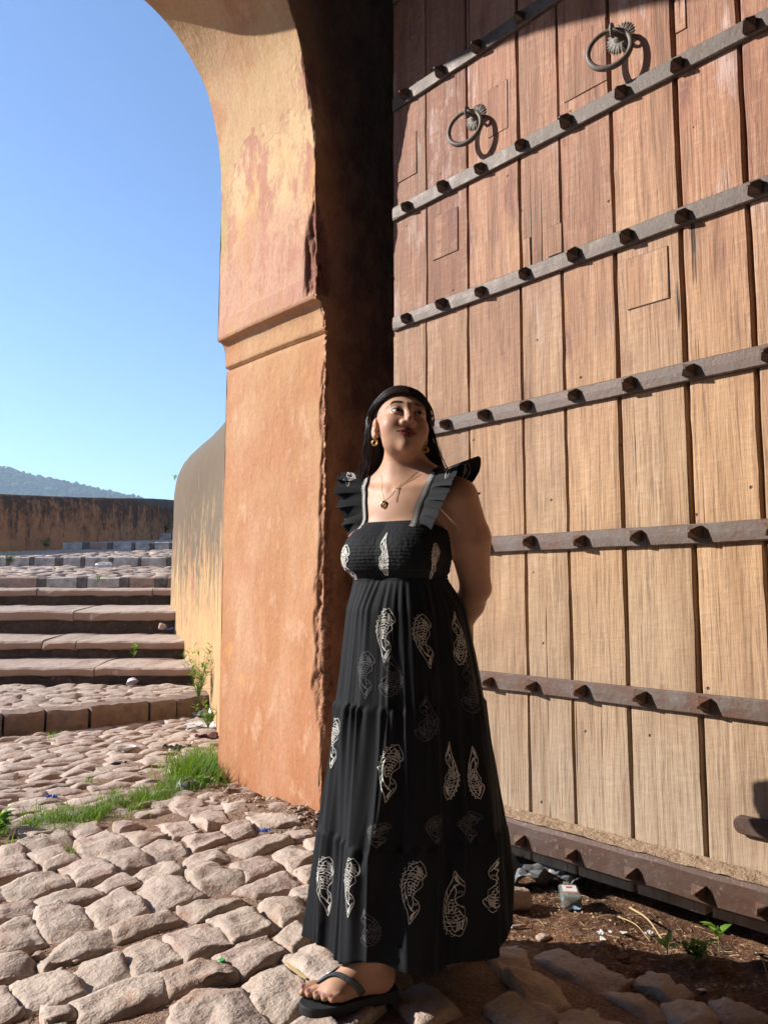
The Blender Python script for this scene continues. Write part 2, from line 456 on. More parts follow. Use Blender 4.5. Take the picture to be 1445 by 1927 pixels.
for sgn in (1, -1):
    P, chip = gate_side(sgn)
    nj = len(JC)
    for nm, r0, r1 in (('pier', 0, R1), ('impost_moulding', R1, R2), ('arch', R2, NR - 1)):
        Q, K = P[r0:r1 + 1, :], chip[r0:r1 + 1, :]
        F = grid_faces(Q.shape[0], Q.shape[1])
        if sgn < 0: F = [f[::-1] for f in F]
        dk = np.zeros(Q.shape[:2]); dk[:, nj:] = np.clip(.30 + 1.3 * np.abs(Q[:, nj:, 0] - PI[r0:r1 + 1, None, 0] * (1 if sgn > 0 else 0)) / .35, 0, 1) if sgn > 0 else 1  # painted shade on the inner face, deeper away from the arris
        obj(nm, Q.reshape(-1, 3), F, M['plaster'], gate, smooth=True, attrs={'chip': K.ravel(), 'inner_shade': dk.ravel()})
    # street face of the gatehouse
    big = np.zeros((NR, 2, 3))
    for i in range(NR):
        T = tgt[i] if row_t[i] > 0 else (4.5, PO[i][1])
        sx = 1 if sgn > 0 else -1
        for k, (x, zz) in enumerate((PO[i], (max(T[0], PO[i][0] + .3) if row_t[i] <= 0 else T[0] + (1.2 if T[1] < 6.89 else 1.2 * max(0, (T[0] + 1) / 4.3)), max(T[1], PO[i][1] + .3) if row_t[i] > 0 else T[1]))):
            big[i, k] = (x if sgn > 0 else 2 * X_AX - x, Y_OUT, zz)
    obj('street_wall', big.reshape(-1, 3), grid_faces(NR, 2), M['plaster'], gate, attrs={'chip': np.zeros(NR * 2), 'inner_shade': np.zeros(NR * 2)})
mb = MB().box((2.80, -8.5, -.1), (3.3, 2.925, 6.9))
mb.build('passage_wall', M['plaster'], gate, attrs={'chip': np.zeros(8), 'inner_shade': np.ones(8)})
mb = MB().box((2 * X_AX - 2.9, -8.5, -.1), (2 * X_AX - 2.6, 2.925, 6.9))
mb.build('passage_wall', M['plaster'], gate, attrs={'chip': np.zeros(8), 'inner_shade': np.ones(8)})
mb = MB().box((2 * X_AX - 2.9, -8.5, 6.9), (3.3, 3.855, 7.2))
mb.build('passage_ceiling', M['plaster'], gate, attrs={'chip': np.zeros(8), 'inner_shade': np.ones(8)})
mb = MB().box((2 * X_AX - 2.9, -5.2, -.1), (3.3, -4.9, 6.9))  # unseen wall added to shut out ambient light from behind
mb.build('light_block_wall', M['plaster'], gate, attrs={'chip': np.zeros(8), 'inner_shade': np.ones(8)})
# ------------------------------------------------------------------ ground and paving
def proj(P):
    P = np.asarray(P, float) - EYEP
    f = fw3 * math.cos(PITCH) + UP * math.sin(PITCH); u = -fw3 * math.sin(PITCH) + UP * math.cos(PITCH)
    z = P @ f
    return 722.5 + 1447 * (P @ rt3) / z, 963.5 - 1447 * (P @ u) / z
G = 640.0
obj('ground', [(-G, -G, -.25), (G, -G, -.25), (G, G, -.25), (-G, G, -.25)], [(0, 1, 2, 3)], M['dirt']).update_tag()
tag(bpy.data.objects['ground'], kind='structure')
def axis(parts):
    a = [np.arange(s, e, st) for s, e, st in parts]
    return np.concatenate(a + [[parts[-1][1]]])
ua = axis([(-9, -2.6, .2), (-2.6, 1.9, .03), (1.9, 5.0, .15)])
da = axis([(-6, .9, .2), (.9, 4.4, .03), (4.4, 6.9, .06)])
U, D = np.meshgrid(ua, da, indexing='ij')
P = U[..., None] * rt3 + D[..., None] * fw3
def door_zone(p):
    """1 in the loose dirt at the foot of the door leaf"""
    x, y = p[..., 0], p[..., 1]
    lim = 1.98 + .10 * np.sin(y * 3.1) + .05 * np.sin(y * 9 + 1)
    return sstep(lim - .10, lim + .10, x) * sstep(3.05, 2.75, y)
def ground_z(p):
    k = door_zone(p)
    z = fbm(np.stack([p[..., 0] * 2.2, p[..., 1] * 2.2, 0 * p[..., 0]], -1), 3, 2) * .006 + fbm(np.stack([p[..., 0] * 14, p[..., 1] * 14, 0 * p[..., 0]], -1), 3, 7) * .004 + .005
    x, y = p[..., 0], p[..., 1]
    z = z + k * (-.015 + fbm(np.stack([x * 9, y * 9, 0 * x], -1), 4, 11) * .014 - .03 * sstep(2.2, 2.5, x))
    # rubble heaped against the pier foot
    pier = np.exp(-((x - 2.2) / .16) ** 2) * sstep(2.75, 2.95, y) * sstep(4.1, 3.8, y)
    z = z + pier * (.022 + .03 * fbm(np.stack([x * 8, y * 8, 0 * x], -1), 4, 14))
    return z
P[..., 2] = ground_z(P)
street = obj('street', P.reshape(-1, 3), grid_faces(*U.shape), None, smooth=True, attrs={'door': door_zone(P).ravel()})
tag(street, kind='structure')
t = NT('street_soil')
nm, nf = t.noise(8, 4, .68), t.noise(38, 4, .72)
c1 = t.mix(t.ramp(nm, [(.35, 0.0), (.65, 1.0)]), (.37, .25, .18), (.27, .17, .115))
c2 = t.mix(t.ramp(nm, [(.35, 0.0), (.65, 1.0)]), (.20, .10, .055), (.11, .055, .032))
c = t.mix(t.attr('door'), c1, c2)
c = t.mix(t.ramp(nf, [(.5, 0.0), (.7, .7)]), c, (.42, .30, .22))
c = t.hsv(c, .5, 1.0, t.ramp(t.voro(150), [(.1, 1.25), (.55, .7)]))
n2 = t.bump(nf, .9, .02)
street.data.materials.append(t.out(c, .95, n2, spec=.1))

def make_stone(quad, seed, H=.022, n=18, bev=.035, base=-.045, tilt=.004, z0=0.0, grow=1.26):
    """one rough sett: vertices (world), faces, soil mask. quad = 4 corners going round"""
    rnd = random.Random(seed)
    q = np.asarray(quad, float)[:, :2]; q = q.mean(0) + (q - q.mean(0)) * grow
    e1 = (np.linalg.norm(q[1] - q[0]) + np.linalg.norm(q[2] - q[3])) / 2
    e2 = (np.linalg.norm(q[3] - q[0]) + np.linalg.norm(q[2] - q[1])) / 2
    em = min(e1, e2)
    na = max(3, int(n * min(1.6, e1 / .2))); nb = max(3, int(n * min(1.6, e2 / .2)))
    def ax(k): return np.concatenate([[-1], np.linspace(-.985, .985, k), [1]])
    s, t_ = np.meshgrid(ax(na), ax(nb), indexing='ij')
    k = rnd.uniform(.02, .09)
    ss, tt = s * np.sqrt(1 - k * t_**2), t_ * np.sqrt(1 - k * s**2)
    a, b = (ss + 1) / 2, (tt + 1) / 2
    xy = ((1 - a) * (1 - b))[..., None] * q[0] + (a * (1 - b))[..., None] * q[1] + (a * b)[..., None] * q[2] + ((1 - a) * b)[..., None] * q[3]
    p3 = np.concatenate([xy, np.full(s.shape + (1,), seed * .37)], -1)
    rim = np.maximum(np.abs(s), np.abs(t_))
    nA, nB = fbm(p3 * 15, 3, seed), fbm(p3 * 15 + 40, 2, seed); nC = fbm(p3 * 8, 3, seed + 5)
    xy = xy + (rim**2)[..., None] * np.stack([nA + nC, nB - nC], -1) * .0085
    ed = np.minimum((1 - np.abs(s)) * e1 / 2, (1 - np.abs(t_)) * e2 / 2) + nB * .005
    h = H * (1 - np.clip(1 - ed / (bev * em), 0, 1) ** 1.7)
    for _ in range(6):                                   # cleaved facets round the rim
        ang = rnd.uniform(0, 6.283); off = rnd.uniform(.3, 1.05); sl = rnd.uniform(.08, .40)
        dist = (s * math.cos(ang) * e1 / 2 + t_ * math.sin(ang) * e2 / 2) / (em / 2) + nC * .25
        h = np.minimum(h, H - sl * np.clip(dist - off, 0, 9) * em * .5)
    lay = rnd.uniform(.005, .009); hs = (h + nC * .008) / lay     # stepped bedding of split sandstone
    h = .35 * h + .65 * lay * (np.floor(hs) + sstep(.3, .7, hs - np.floor(hs)))
    h = h + nA * .0046 + nC * .0068
    h = h + s * rnd.uniform(-tilt, tilt) + t_ * rnd.uniform(-tilt, tilt)
    soil = np.clip(sstep(.006, -.010, h) + .5 * sstep(.55, .9, nC), 0, 1)
    zz = np.where(rim > .999, base, np.maximum(h, base + .004)) + z0
    V = np.concatenate([xy, zz[..., None]], -1)
    return V.reshape(-1, 3), grid_faces(na + 2, nb + 2), soil.ravel()

def flip_up(V, F):
    a, b, c = (np.asarray(V[F[len(F)//2][i]]) for i in (0, 1, 2))
    return F if np.cross(b - a, c - a)[2] > 0 else [f[::-1] for f in F]

c1q = [[(0,210),(130,215),(215,320),(0,350)],[(170,220),(500,115),(630,205),(260,285)],[(620,80),(770,40),(890,110),(690,175)],[(960,80),(1060,20),(1250,50),(1030,105)],
[(255,310),(560,235),(640,310),(380,390)],[(640,220),(900,140),(1160,240),(770,335)],[(1020,140),(1250,80),(1390,160),(1170,235)],[(-60,390),(220,325),(290,430),(60,505)],
[(385,400),(600,330),(710,365),(420,445)],[(540,430),(850,355),(960,490),(660,560)],[(870,340),(1160,265),(1260,390),(980,460)],[(1195,240),(1445,180),(1560,290),(1280,385)],
[(15,590),(450,455),(590,565),(130,695)],[(1140,460),(1400,380),(1560,450),(1270,530)],[(790,590),(1030,485),(1190,545),(850,660)],[(310,700),(720,610),(830,690),(420,790)],
[(730,770),(1060,640),(1250,780),(900,920)],[(1160,600),(1445,510),(1700,640),(1340,785)],[(-150,790),(200,700),(300,790),(-40,895)],[(320,800),(650,745),(810,920),(420,1045)],
[(990,940),(1400,820),(1560,880),(1060,1035)],[(-150,985),(230,870),(390,1060),(-60,1190)],[(370,1110),(870,945),(1010,1070),(400,1275)],[(1000,1150),(1310,1020),(1560,1180),(1180,1360)],
[(-150,1270),(180,1165),(270,1300),(-80,1410)],[(600,1250),(960,1160),(1120,1330),(740,1490)],[(130,1420),(500,1310),(680,1500),(250,1645)],[(630,1580),(1240,1360),(1430,1530),(760,1748)],
[(-200,1500),(80,1480),(190,1640),(-120,1760)],[(360,1660),(540,1600),(620,1690),(420,1748)],[(250,1790),(560,1720),(720,1880),(380,1960)]]
c2q = [[(0,20),(200,10),(320,90),(100,155)],[(210,150),(400,95),(540,160),(290,250)],[(500,80),(720,40),(760,100),(590,160)],[(560,240),(860,140),(1030,180),(700,300)],[(990,120),(1170,80),(1230,140),(1100,165)],
[(210,320),(500,230),(600,310),(250,395)],[(920,280),(1110,225),(1240,310),(1060,400)],[(1160,200),(1290,160),(1330,240),(1230,260)],[(590,370),(820,315),(960,380),(720,480)],[(220,430),(480,385),(710,510),(370,600)],
[(1090,420),(1250,360),(1330,450),(1190,500)],[(620,570),(1000,460),(1150,540),(780,615)],[(1050,600),(1220,540),(1290,630),(1130,660)],[(170,720),(540,615),(670,680),(250,835)],[(800,690),(1060,620),(1190,750),(1000,850)],
[(420,820),(700,730),(900,880),(600,980)],[(70,940),(380,830),(570,1000),(220,1120)],[(910,930),(1120,830),(1200,950),(1070,1060)],[(480,1100),(850,940),(1000,1070),(680,1240)],[(20,1270),(440,1145),(570,1260),(90,1400)],
[(1010,1100),(1330,1010),(1560,1180),(1300,1380)],[(620,1350),(960,1160),(1230,1390),(920,1610)],[(110,1510),(500,1340),(850,1620),(200,1800)],
[(1300,1440),(1600,1300),(1800,1480),(1480,1660)],[(1000,1680),(1260,1560),(1500,1720),(1160,1860)],[(1640,1250),(1860,1170),(2050,1300),(1830,1400)],[(1900,1420),(2120,1330),(2350,1500),(2060,1620)],
[(1350,760),(1600,700),(1760,800),(1500,880)],[(1800,830),(2050,780),(2200,880),(1950,950)],[(1560,960),(1850,880),(2030,1010),(1740,1110)],[(2150,1000),(2380,950),(2520,1060),(2290,1150)]]
c6q = [[(60,360),(230,320),(600,490),(470,570)],[(-90,500),(90,455),(290,620),(110,700)],[(-170,640),(40,600),(210,740),(-40,800)],[(520,580),(640,570),(870,690),(760,745)],[(220,710),(480,650),(680,790),(300,880)],
[(820,640),(1000,600),(1150,720),(960,780)],[(760,790),(960,800),(1060,900),(800,930)],[(640,500),(780,470),(980,570),(880,620)],[(1120,640),(1300,620),(1440,720),(1200,740)],[(-180,330),(20,330),(60,440),(-120,460)]]
c7q = [[(815,540),(930,505),(985,550),(880,580)],[(945,468),(1050,458),(1065,500),(960,512)],[(885,405),(1000,385),(1020,440),(920,468)],[(1050,515),(1240,525),(1270,560),(1110,578)],[(700,470),(800,450),(860,490),(760,515)],[(1100,470),(1200,480),(1220,510),(1120,508)]]
quads = []
for src, (ox, oy, sc) in ((c1q, (0, 1540, 4.516)), (c2q, (300, 1540, 4.25)), (c6q, (980, 1680, 3.1075)), (c7q, (0, 1300, 2.258))):
    for q in src:
        quads.append((np.array([on_z(ox + x / sc, oy + y / sc, .018) for x, y in q]), .031 if src is not c6q else .024))
rnd = random.Random(5)
centers = [q.mean(0)[:2] for q, _ in quads]
# setts that carry on outside the frame and under the dress, laid in the same courses
e1 = unit(on_z(95, 1641)[:2] - on_z(3, 1671)[:2]); e2 = np.array([e1[1], -e1[0]])
origin2 = on_z(300, 1750)[:2]
for i in range(-14, 22):
    for j in range(-16, 20):
        c = origin2 + e1 * ((i + .5 * (j % 2)) * .245 + rnd.uniform(-.02, .02)) + e2 * (j * .168 + rnd.uniform(-.01, .01))
        p3 = np.array([c[0], c[1], 0])
        if c[0] > 2.12 or c[0] < -3.4 or door_zone(p3) > .25 or (c[0] > 1.85 and c[1] > 2.55): continue
        d = p3 @ fw3
        if d < -.6: continue
        if d > 0.4:
            x, y = proj(p3)
            if y < 1535 + (430 - x) * .09 + (70 if x > 430 else 0): continue
            if x > -60 and x < 1500 and y < 1960 and not (560 < x < 1000 and y > 1600 ) : 
                if min(np.linalg.norm(c - k) for k in centers) < .155: continue
        if min(np.linalg.norm(c - k) for k in centers) < .145: continue
        w1, w2 = rnd.uniform(.095, .112), rnd.uniform(.062, .072)
        q = [c - e1 * w1 - e2 * w2, c + e1 * w1 - e2 * w2, c + e1 * w1 + e2 * w2, c - e1 * w1 + e2 * w2]
        q = np.array([list(v + np.array([rnd.uniform(-.014, .014), rnd.uniform(-.014, .014)])) + [0] for v in q])
        quads.append((q, .030)); centers.append(c)
n_near = len(quads)
# smaller setts between the grass line and the kerb
k0, k1 = on_z(-300, 1425)[:2], on_z(385, 1350)[:2]
kd = unit(k1 - k0); kn = np.array([-kd[1], kd[0]]); kn = kn if kn @ fw3[:2] > 0 else -kn
small = []
for j in range(0, 26):
    off = -j * .105 - .06
    i = -1.5
    while i < 5.5:
        L = rnd.uniform(.13, .27)
        c = k0 + kd * (i + L / 2) + kn * (off + rnd.uniform(-.012, .012)); i += L + .012
        x, y = proj(np.array([c[0], c[1], 0]))
        if y > 1525 + (430 - x) * .10 - (0 if x > 330 else 0) or x > 470: continue
        if c[0] > 2.27 and c[1] < 3.95: continue
        w1, w2 = L / 2 - .004, .049
        ca, sa = math.cos(rnd.uniform(-.12, .12)), math.sin(rnd.uniform(-.12, .12))
        d1, d2 = kd * ca + kn * sa, kn * ca - kd * sa
        q = np.array([list(c + d1 * a * w1 + d2 * b * w2 + np.array([rnd.uniform(-.012, .012), rnd.uniform(-.01, .01)])) + [0] for a, b in ((-1, -1), (1, -1), (1, 1), (-1, 1))])
        small.append(q)
def visible_size(q):
    c = q.mean(0)
    if (c @ fw3) < .5: return 0
    x, y = proj(np.array([c[0], c[1], 0])); d = c @ fw3
    if not (-120 < x < 1560 and y < 2010): return 0
    return np.linalg.norm(q[0] - q[2]) / d
allq = [(q, h, True) for q, h in quads] + [(q, .02, False) for q in small]
order = sorted(range(len(allq)), key=lambda i: -visible_size(allq[i][0]))
rest = MB(); rest_soil = []
for rank, i in enumerate(order):
    q, h, near = allq[i]
    vis = visible_size(q)
    V, F, so = make_stone(q, 100 + i, H=h, n=18 if (near and vis > 0) else (6 if near else 9), tilt=.006 if near else .009)
    F = flip_up(V, F)
    if rank < 290 and vis > 0:
        obj('cobblestone', V, F, M['stone'], street, smooth=True, attrs={'soil': so})
    else:
        rest.add(V, F); rest_soil.append(so)
ro = rest.build('cobblestones', M['stone'], street, smooth=True, attrs={'soil': np.concatenate(rest_soil)})
tag(ro, kind='stuff')

# ------------------------------------------------------------------ kerb, landing and steps beyond the gate
stairs = obj('landing', [ud(-9, 5.0, .12), ud(-4.2, 5.25, .12), ud(-2.70, 5.80, .12), ud(-2.36, 6.15, .12), ud(-1.92, 6.50, .12), ud(-1.58, 7.12, .12), ud(-1.3, 7.5, .12), ud(1.5, 8.2, .125), ud(-9, 8.2, .125)], [tuple(range(9))], M['dirt'])
tag(stairs, kind='structure')
kx = [(-330, -250), (-245, -140), (-136, -70), (-66, 3), (8, 83), (88, 166), (171, 278), (283, 331), (334, 372), (375, 420), (424, 480)]
ky = lambda x: 1387.5 - (x - 8) * .0935 - max(0, x - 170) * .03
kerb_pts = []
M['kerb_edge'] = mat_plain('brown_kerb_stone', (.21, .145, .11), .88, 14, .35, bump=.5)
for i, (a, b) in enumerate(kx):
    p0, p1 = on_z(a, ky(a), .0), on_z(b, ky(b), .0)
    dr = unit(p1 - p0); nr = np.array([-dr[1], dr[0], 0]); nr = nr if nr @ fw3 > 0 else -nr
    h = .165 + .006 * math.sin(i * 2.3) ; dep = .20
    rings = []
    for s in np.linspace(0, 1, 9):
        c = p0 + (p1 - p0) * s; w = .006 * math.sin(i * 5 + s * 7)
        eb = .012 if 0 < s < 1 else .028
        rings.append([c + nr * w + UP * -.04, c + nr * (w - .002) + UP * (h - .03), c + nr * (w + eb) + UP * (h - .004), c + nr * (dep) + UP * (h + .004), c + nr * dep - UP * .04])
    Pk = np.array(rings) + (fbm(np.array(rings) * 12, 3, i)[..., None] * .007)
    m = MB().grid(Pk); n0 = 5
    m.add(Pk[0], [(0, 1, 2, 3, 4)]); m.add(Pk[-1], [(4, 3, 2, 1, 0)])
    m.build('kerb_stone', M['kerb_edge'], stairs)
    kerb_pts.append((p0 + p1) / 2)
# landing and tread cobbles (too small to pick apart)
def tread_cobbles(u0, u1, d0, d1, z0, z1, step, seed, skip=None, Lr=(.14, .28), H=.016, n=6):
    rnd = random.Random(seed); m = MB(); so = []
    d = d0 + step / 2; k = 0
    while d < d1:
        u = u0 + rnd.uniform(0, .1)
        while u < u1:
            L = rnd.uniform(*Lr); uc = u + L / 2; u += L + .008
            dd = d + rnd.uniform(-.01, .01)
            if skip and skip(uc, dd): continue
            zz = z0 + (z1 - z0) * (dd - d0) / (d1 - d0)
            q = np.array([ud(uc + a * (L / 2 - .003) + rnd.uniform(-.012, .012), dd + b * step * .48 + rnd.uniform(-.008, .008), 0) for a, b in ((-1, -1), (1, -1), (1, 1), (-1, 1))])
            V, F, s_ = make_stone(q, seed * 1000 + k, H=H, n=n, base=-.03, tilt=.009, z0=zz + .006); k += 1
            m.add(V, flip_up(V, F)); so.append(s_ * .5)
        d += step
    o = m.build('cobblestones', M['stone'], stairs, smooth=True, attrs={'soil': np.concatenate(so)})
    return tag(o, kind='stuff')
def kerb_front(u, d):
    # True when the spot lies in front of the kerb line
    p = ud(u, d); best = min(kerb_pts, key=lambda k: np.linalg.norm(k[:2] - p[:2]))
    return (p - best) @ (kn[0], kn[1], 0) < .26
WALL_FACE = [(-.75, 4.55), (-1.0, 5.0), (-1.40, 6.45), (-1.70, 7.25), (-1.97, 7.85), (-2.25, 8.5), (-2.50, 9.15), (-2.70, 9.9), (-2.72, 10.8), (-2.45, 12.0), (-1.9, 13.2)]
wf = spline(WALL_FACE, 90)
def in_wall(u, d):
    i = np.argmin(np.abs(wf[:, 1] - d)); return u > wf[i, 0] + .04
tread_cobbles(-5.6, -1.2, 5.9, 7.52, .125, .15, .112, 3, lambda u, d: kerb_front(u, d) or in_wall(u, d))
# dressed steps: (front distance, bottom z, top z, joints in u)
STEPS = [(7.50, .13, .325, [-9, -6.2, -5.0, -3.75, -2.78, -1.2]), (8.10, .30, .535, [-9, -6.6, -5.1, -4.2, -3.55, -3.2, -1.3]), (8.80, .56, .83, [-9, -7, -5.3, -4.4, -3.52, -1.5]), (9.70, .86, 1.075, [-9, -7.2, -5.4, -4.35, -2.9, -1.7])]
nxt = [8.10, 8.80, 9.70, 10.1]
M['riser'] = mat_dirt('mossy_riser', (.13, .075, .05), (.05, .035, .025), (.22, .12, .08))
for i, (d, zb, zt, js) in enumerate(STEPS):
    # rubble riser under each slab
    P = np.array([[ud(u, d + .05 + .012 * math.sin(u * 7 + i), z) for z in np.linspace(zb - .06, zt - .06, 5)] for u in np.arange(-9, -1.0, .12)])
    P = P + fw3 * (fbm(P * 9, 3, 40 + i)[..., None] * .03)
    obj('riser', P.reshape(-1, 3), grid_faces(*P.shape[:2]), M['riser'], stairs, smooth=True)
    for k in range(len(js) - 1):
        a, b = js[k] + .008, js[k + 1] - .008
        th = .085 if i != 2 else .11; sl = .10 * (nxt[i] - d)
        us = np.linspace(a, b, max(6, int((b - a) / .1)))
        sec = [(0.02, -th), (-.005, -th + .01), (-.012, -.02), (.008, -.002), (.05, .004), ((nxt[i] - d) * .6, .008 + sl * .3), (nxt[i] - d + .08, sl * .55)]
        P = np.array([[ud(u, d + q[0], zt + q[1]) for q in sec] for u in us])
        P = P + UP * (fbm(P * 7, 3, 60 + i * 9 + k)[..., None] * .012) + fw3 * (fbm(P * 11, 3, 90 + i * 9 + k)[..., None] * .016)
        P[0] += rt3 * .012 * 0
        m = MB().grid(P); m.add(P[0], [tuple(range(len(sec)))]); m.add(P[-1], [tuple(range(len(sec)))[::-1]])
        so = np.concatenate([np.tile([1, 1, .75, .15, 0, .1, .3], len(us)), np.zeros(2 * len(sec))])
        m.build('step_slab', M['stone'], stairs, attrs={'soil': so})
# painted kerbs with cobbled ramps between
M['kerb_white'] = mat_plain('worn_white_paint', (.40, .37, .34), .85, 9, .55, bump=.3)
M['kerb_dark'] = mat_plain('worn_black_paint', (.13, .11, .10), .85, 9, .6, bump=.3)
M['kerb_bare'] = mat_plain('bare_kerb_stone', (.30, .21, .165), .85, 16, .35, bump=.3)
RAMPS = [(10.1, 1.09, 1.235, 12.0, 1.44), (12.0, 1.44, 1.585, 14.0, 1.80), (14.0, 1.80, 1.94, 16.0, 2.11), (16.0, 2.11, 2.255, 18.0, 2.45)]
rnd = random.Random(8)
for i, (d, zb, zt, d2, z2) in enumerate(RAMPS):
    obj('ramp', [ud(-9.5, d + .05, zt - .012), ud(-1.0, d + .05, zt - .012), ud(-1.0, d2 + .1, z2 - .01), ud(-9.5, d2 + .1, z2 - .01)], [(0, 1, 2, 3)], M['dirt'], stairs)
    u = -8.5; k = 0
    while u < -1.6:
        L = rnd.uniform(.30, .55) if k % 2 == 0 else rnd.uniform(.06, .17)
        L *= (.8 if i else 1.0)
        a, b = u + .004, u + L - .004; u += L
        rings = np.array([[ud(x, d + q, z + .006 * math.sin(x * 9)) for q, z in ((.0, zb - .05), (-.004, zt - .015), (.015, zt), (.16, zt + .006), (.16, zb - .05))] for x in np.linspace(a, b, 4)])
        rings = rings + fbm(rings * 10, 2, i * 50 + k)[..., None] * .008
        m = MB().grid(rings); m.add(rings[0], [(0, 1, 2, 3, 4)]); m.add(rings[-1], [(4, 3, 2, 1, 0)])
        mt = M['kerb_dark'] if k % 2 else (M['kerb_bare'] if (i == 0 and rnd.random() < .6) or rnd.random() < .12 else M['kerb_white'])
        m.build('kerb_block', mt, stairs); k += 1
    if i < 3:
        tread_cobbles(-7.2, -2.0, d + .16, d2 - .02, zt - .004, z2 - .004, .13 + .02 * i, 20 + i, in_wall, (.16, .34), .015, 3)

# ------------------------------------------------------------------ curved parapet by the steps and the far wall
def wall_loft(path, zb, zt, th, seed, name, mat, label, cap=.16, amp=.02):
    path = np.asarray(path, float); n = len(path)
    t2 = unit(np.gradient(path, axis=0)); nr = np.stack([t2[:, 1], -t2[:, 0]], -1)      # to the hidden side
    sec = [(0, z) for z in np.linspace(0, .86, 26)] + [(.02, .90), (.05, .94), (.11, .975), (.2, .995), (.35, 1.0), (.55, 1.0), (.8, .975), (.95, .92), (1, .86), (1, 0)]
    V = np.zeros((n, len(sec), 3))
    for i in range(n):
        zlo = zb(i / (n - 1)); zhi = zt(i / (n - 1))
        for j, (a, h) in enumerate(sec):
            q = path[i] + nr[i] * a * th
            V[i, j] = ud(q[0], q[1], zlo + (zhi - zlo) * h)
    V += fbm(V * 1.5, 4, seed)[..., None] * np.array([1, 1, .4]) * amp + fbm(V * 8, 3, seed + 1)[..., None] * .006
    m = MB().grid(V); m.add(V[0], [tuple(range(len(sec)))]); m.add(V[-1], [tuple(range(len(sec)))[::-1]])
    o = m.build(name, mat, smooth=True)
    return tag(o, label, 'wall')
wall_loft(wf, lambda s: -.1, lambda s: 2.63, .75, 31, 'stair_parapet', M['tower'], 'curved yellow ochre wall with rounded top and black streaks beside the steps')
bw = spline([(-10.5, 11.0), (-8.2, 12.3), (-6.6, 13.35), (-5.3, 14.6), (-4.7, 15.9), (-4.2, 17.3), (-2.4, 18.2), (0, 18.6)], 80)[::-1]
wall_loft(bw, lambda s: 1.2, lambda s: 3.12 - .36 * sstep(.2, .75, s), .6, 37, 'boundary_wall', M['backwall'], 'low dark stained boundary wall at the top of the steps', amp=.03)
# ------------------------------------------------------------------ the door leaf, folded back against the passage wall
XD = 2.50
door = empty('wooden_gate_leaf', (XD + .05, 1.3, .02), 'tall weathered plank gate leaf with iron straps and pyramid studs', 'gate')
rnd = random.Random(3)
seams_hi = [2.662, 2.430, 2.172, 1.884, 1.683, 1.451, 1.194, .967, .735, .50, .27, .03]
seams_lo = [2.662, 2.436, 2.179, 1.888, 1.684, 1.453, 1.196, .966, .735, .50, .27, .03]
gaps = [.003, .006, .008, .007, .011, .015, .014, .012, .010, .010, .010]
TINT_LO = [(.86, .82, .80), (.90, .86, .82), (1.05, 1.0, .95), (.97, .96, .95), (1.08, 1.02, .95), (1.0, .99, .97), (1.1, 1.03, .95), (.95, .88, .84), (1, .9, .9), (1, 1, 1), (.9, .9, .9)]
TINT_HI = [(.80, .72, .70), (.72, .60, .58), (1.08, 1.0, .96), (.98, .92, .88), (.96, .88, .84), (1.06, 1.0, .93), (1.08, .98, .9), (.95, .84, .8), (1, .9, .9), (1, 1, 1), (.9, .9, .9)]
def plank(y0, y1, z0, z1, seed, x=XD, th=.075, name='plank', mat=None, jit=.0018, bev=.004, parent=None, nz=None):
    r = random.Random(seed); nz = nz or max(3, int((z1 - z0) / .07))
    P = []
    for k, z in enumerate(np.linspace(z0, z1, nz + 1)):
        a = y0 + jit * vnoise(np.array([z * 11, seed * 3.1, 0]), seed) * 1.6; b = y1 + jit * vnoise(np.array([z * 11, seed * 3.1, 5.]), seed) * 1.6
        xx = x + .0016 * vnoise(np.array([z * 2.3, seed * 1.7, 2.]), 4)
        cup = .0010 * math.sin(seed)
        P.append([(xx + th, a, z), (xx + bev, a, z), (xx, a + bev, z), (xx - cup, (a + b) / 2, z), (xx, b - bev, z), (xx + bev, b, z), (xx + th, b, z)])
    P = np.array(P); m = MB().grid(P, False, True)
    m.add(P[0], [tuple(range(7))]); m.add(P[-1], [tuple(range(6, -1, -1))])
    return m.build(name, mat or M['wood'], parent or door)
ROWS = [.123, .686, 1.244, 1.794, 2.347, 2.905, 3.48, 4.06]
for k in range(len(seams_hi) - 1):
    g = gaps[k]
    plank(seams_lo[k + 1] + g / 2 + .001, seams_lo[k] - (gaps[k - 1] / 2 if k else 0), .02, 2.345, 10 + k, XD + rnd.uniform(0, .0018)).color = TINT_LO[k] + (1,)
    plank(seams_hi[k + 1] + g / 2 + .001, seams_hi[k] - (gaps[k - 1] / 2 if k else 0), 2.35, 4.75, 40 + k, XD + rnd.uniform(0, .0018)).color = TINT_HI[k] + (1,)
MB().box((XD + .078, .04, .05), (XD + .10, 2.65, 4.7)).build('backing', M['dark_wood'], door)
# let-in repair pieces: (y0, y1, z0, z1)
def patch_px(x0, y0, x1, y1):
    a, b = on_x(x0, y0, XD), on_x(x1, y1, XD)
    return min(a[1], b[1]), max(a[1], b[1]), min(a[2], b[2]), max(a[2], b[2])
for i, (x0, y0, x1, y1) in enumerate([(815, 412, 862, 470), (918, 172, 955, 240), (749, 268, 784, 325), (1060, 82, 1142, 150), (1031, 430, 1057, 474), (1178, 490, 1258, 560), (1269, 6, 1290, 52), (984, 452, 998, 500)]):
    a, b, c, d = patch_px(x0, y0, x1, y1)
    if d - c < .05 or b - a < .02: continue
    MB().box((XD - .0016, a - .0016, c - .0016), (XD + .02, b + .0016, d + .0016)).build('patch_shadow_gap', M['dark_wood'], door)
    plank(a, b, c, d, 80 + i, XD - .0026, .03, 'repair_patch', None, .0012, .0008).color = TINT_HI[min(10, max(0, sum(1 for q in seams_hi if q > (a + b) / 2) - 1))] + (1,)
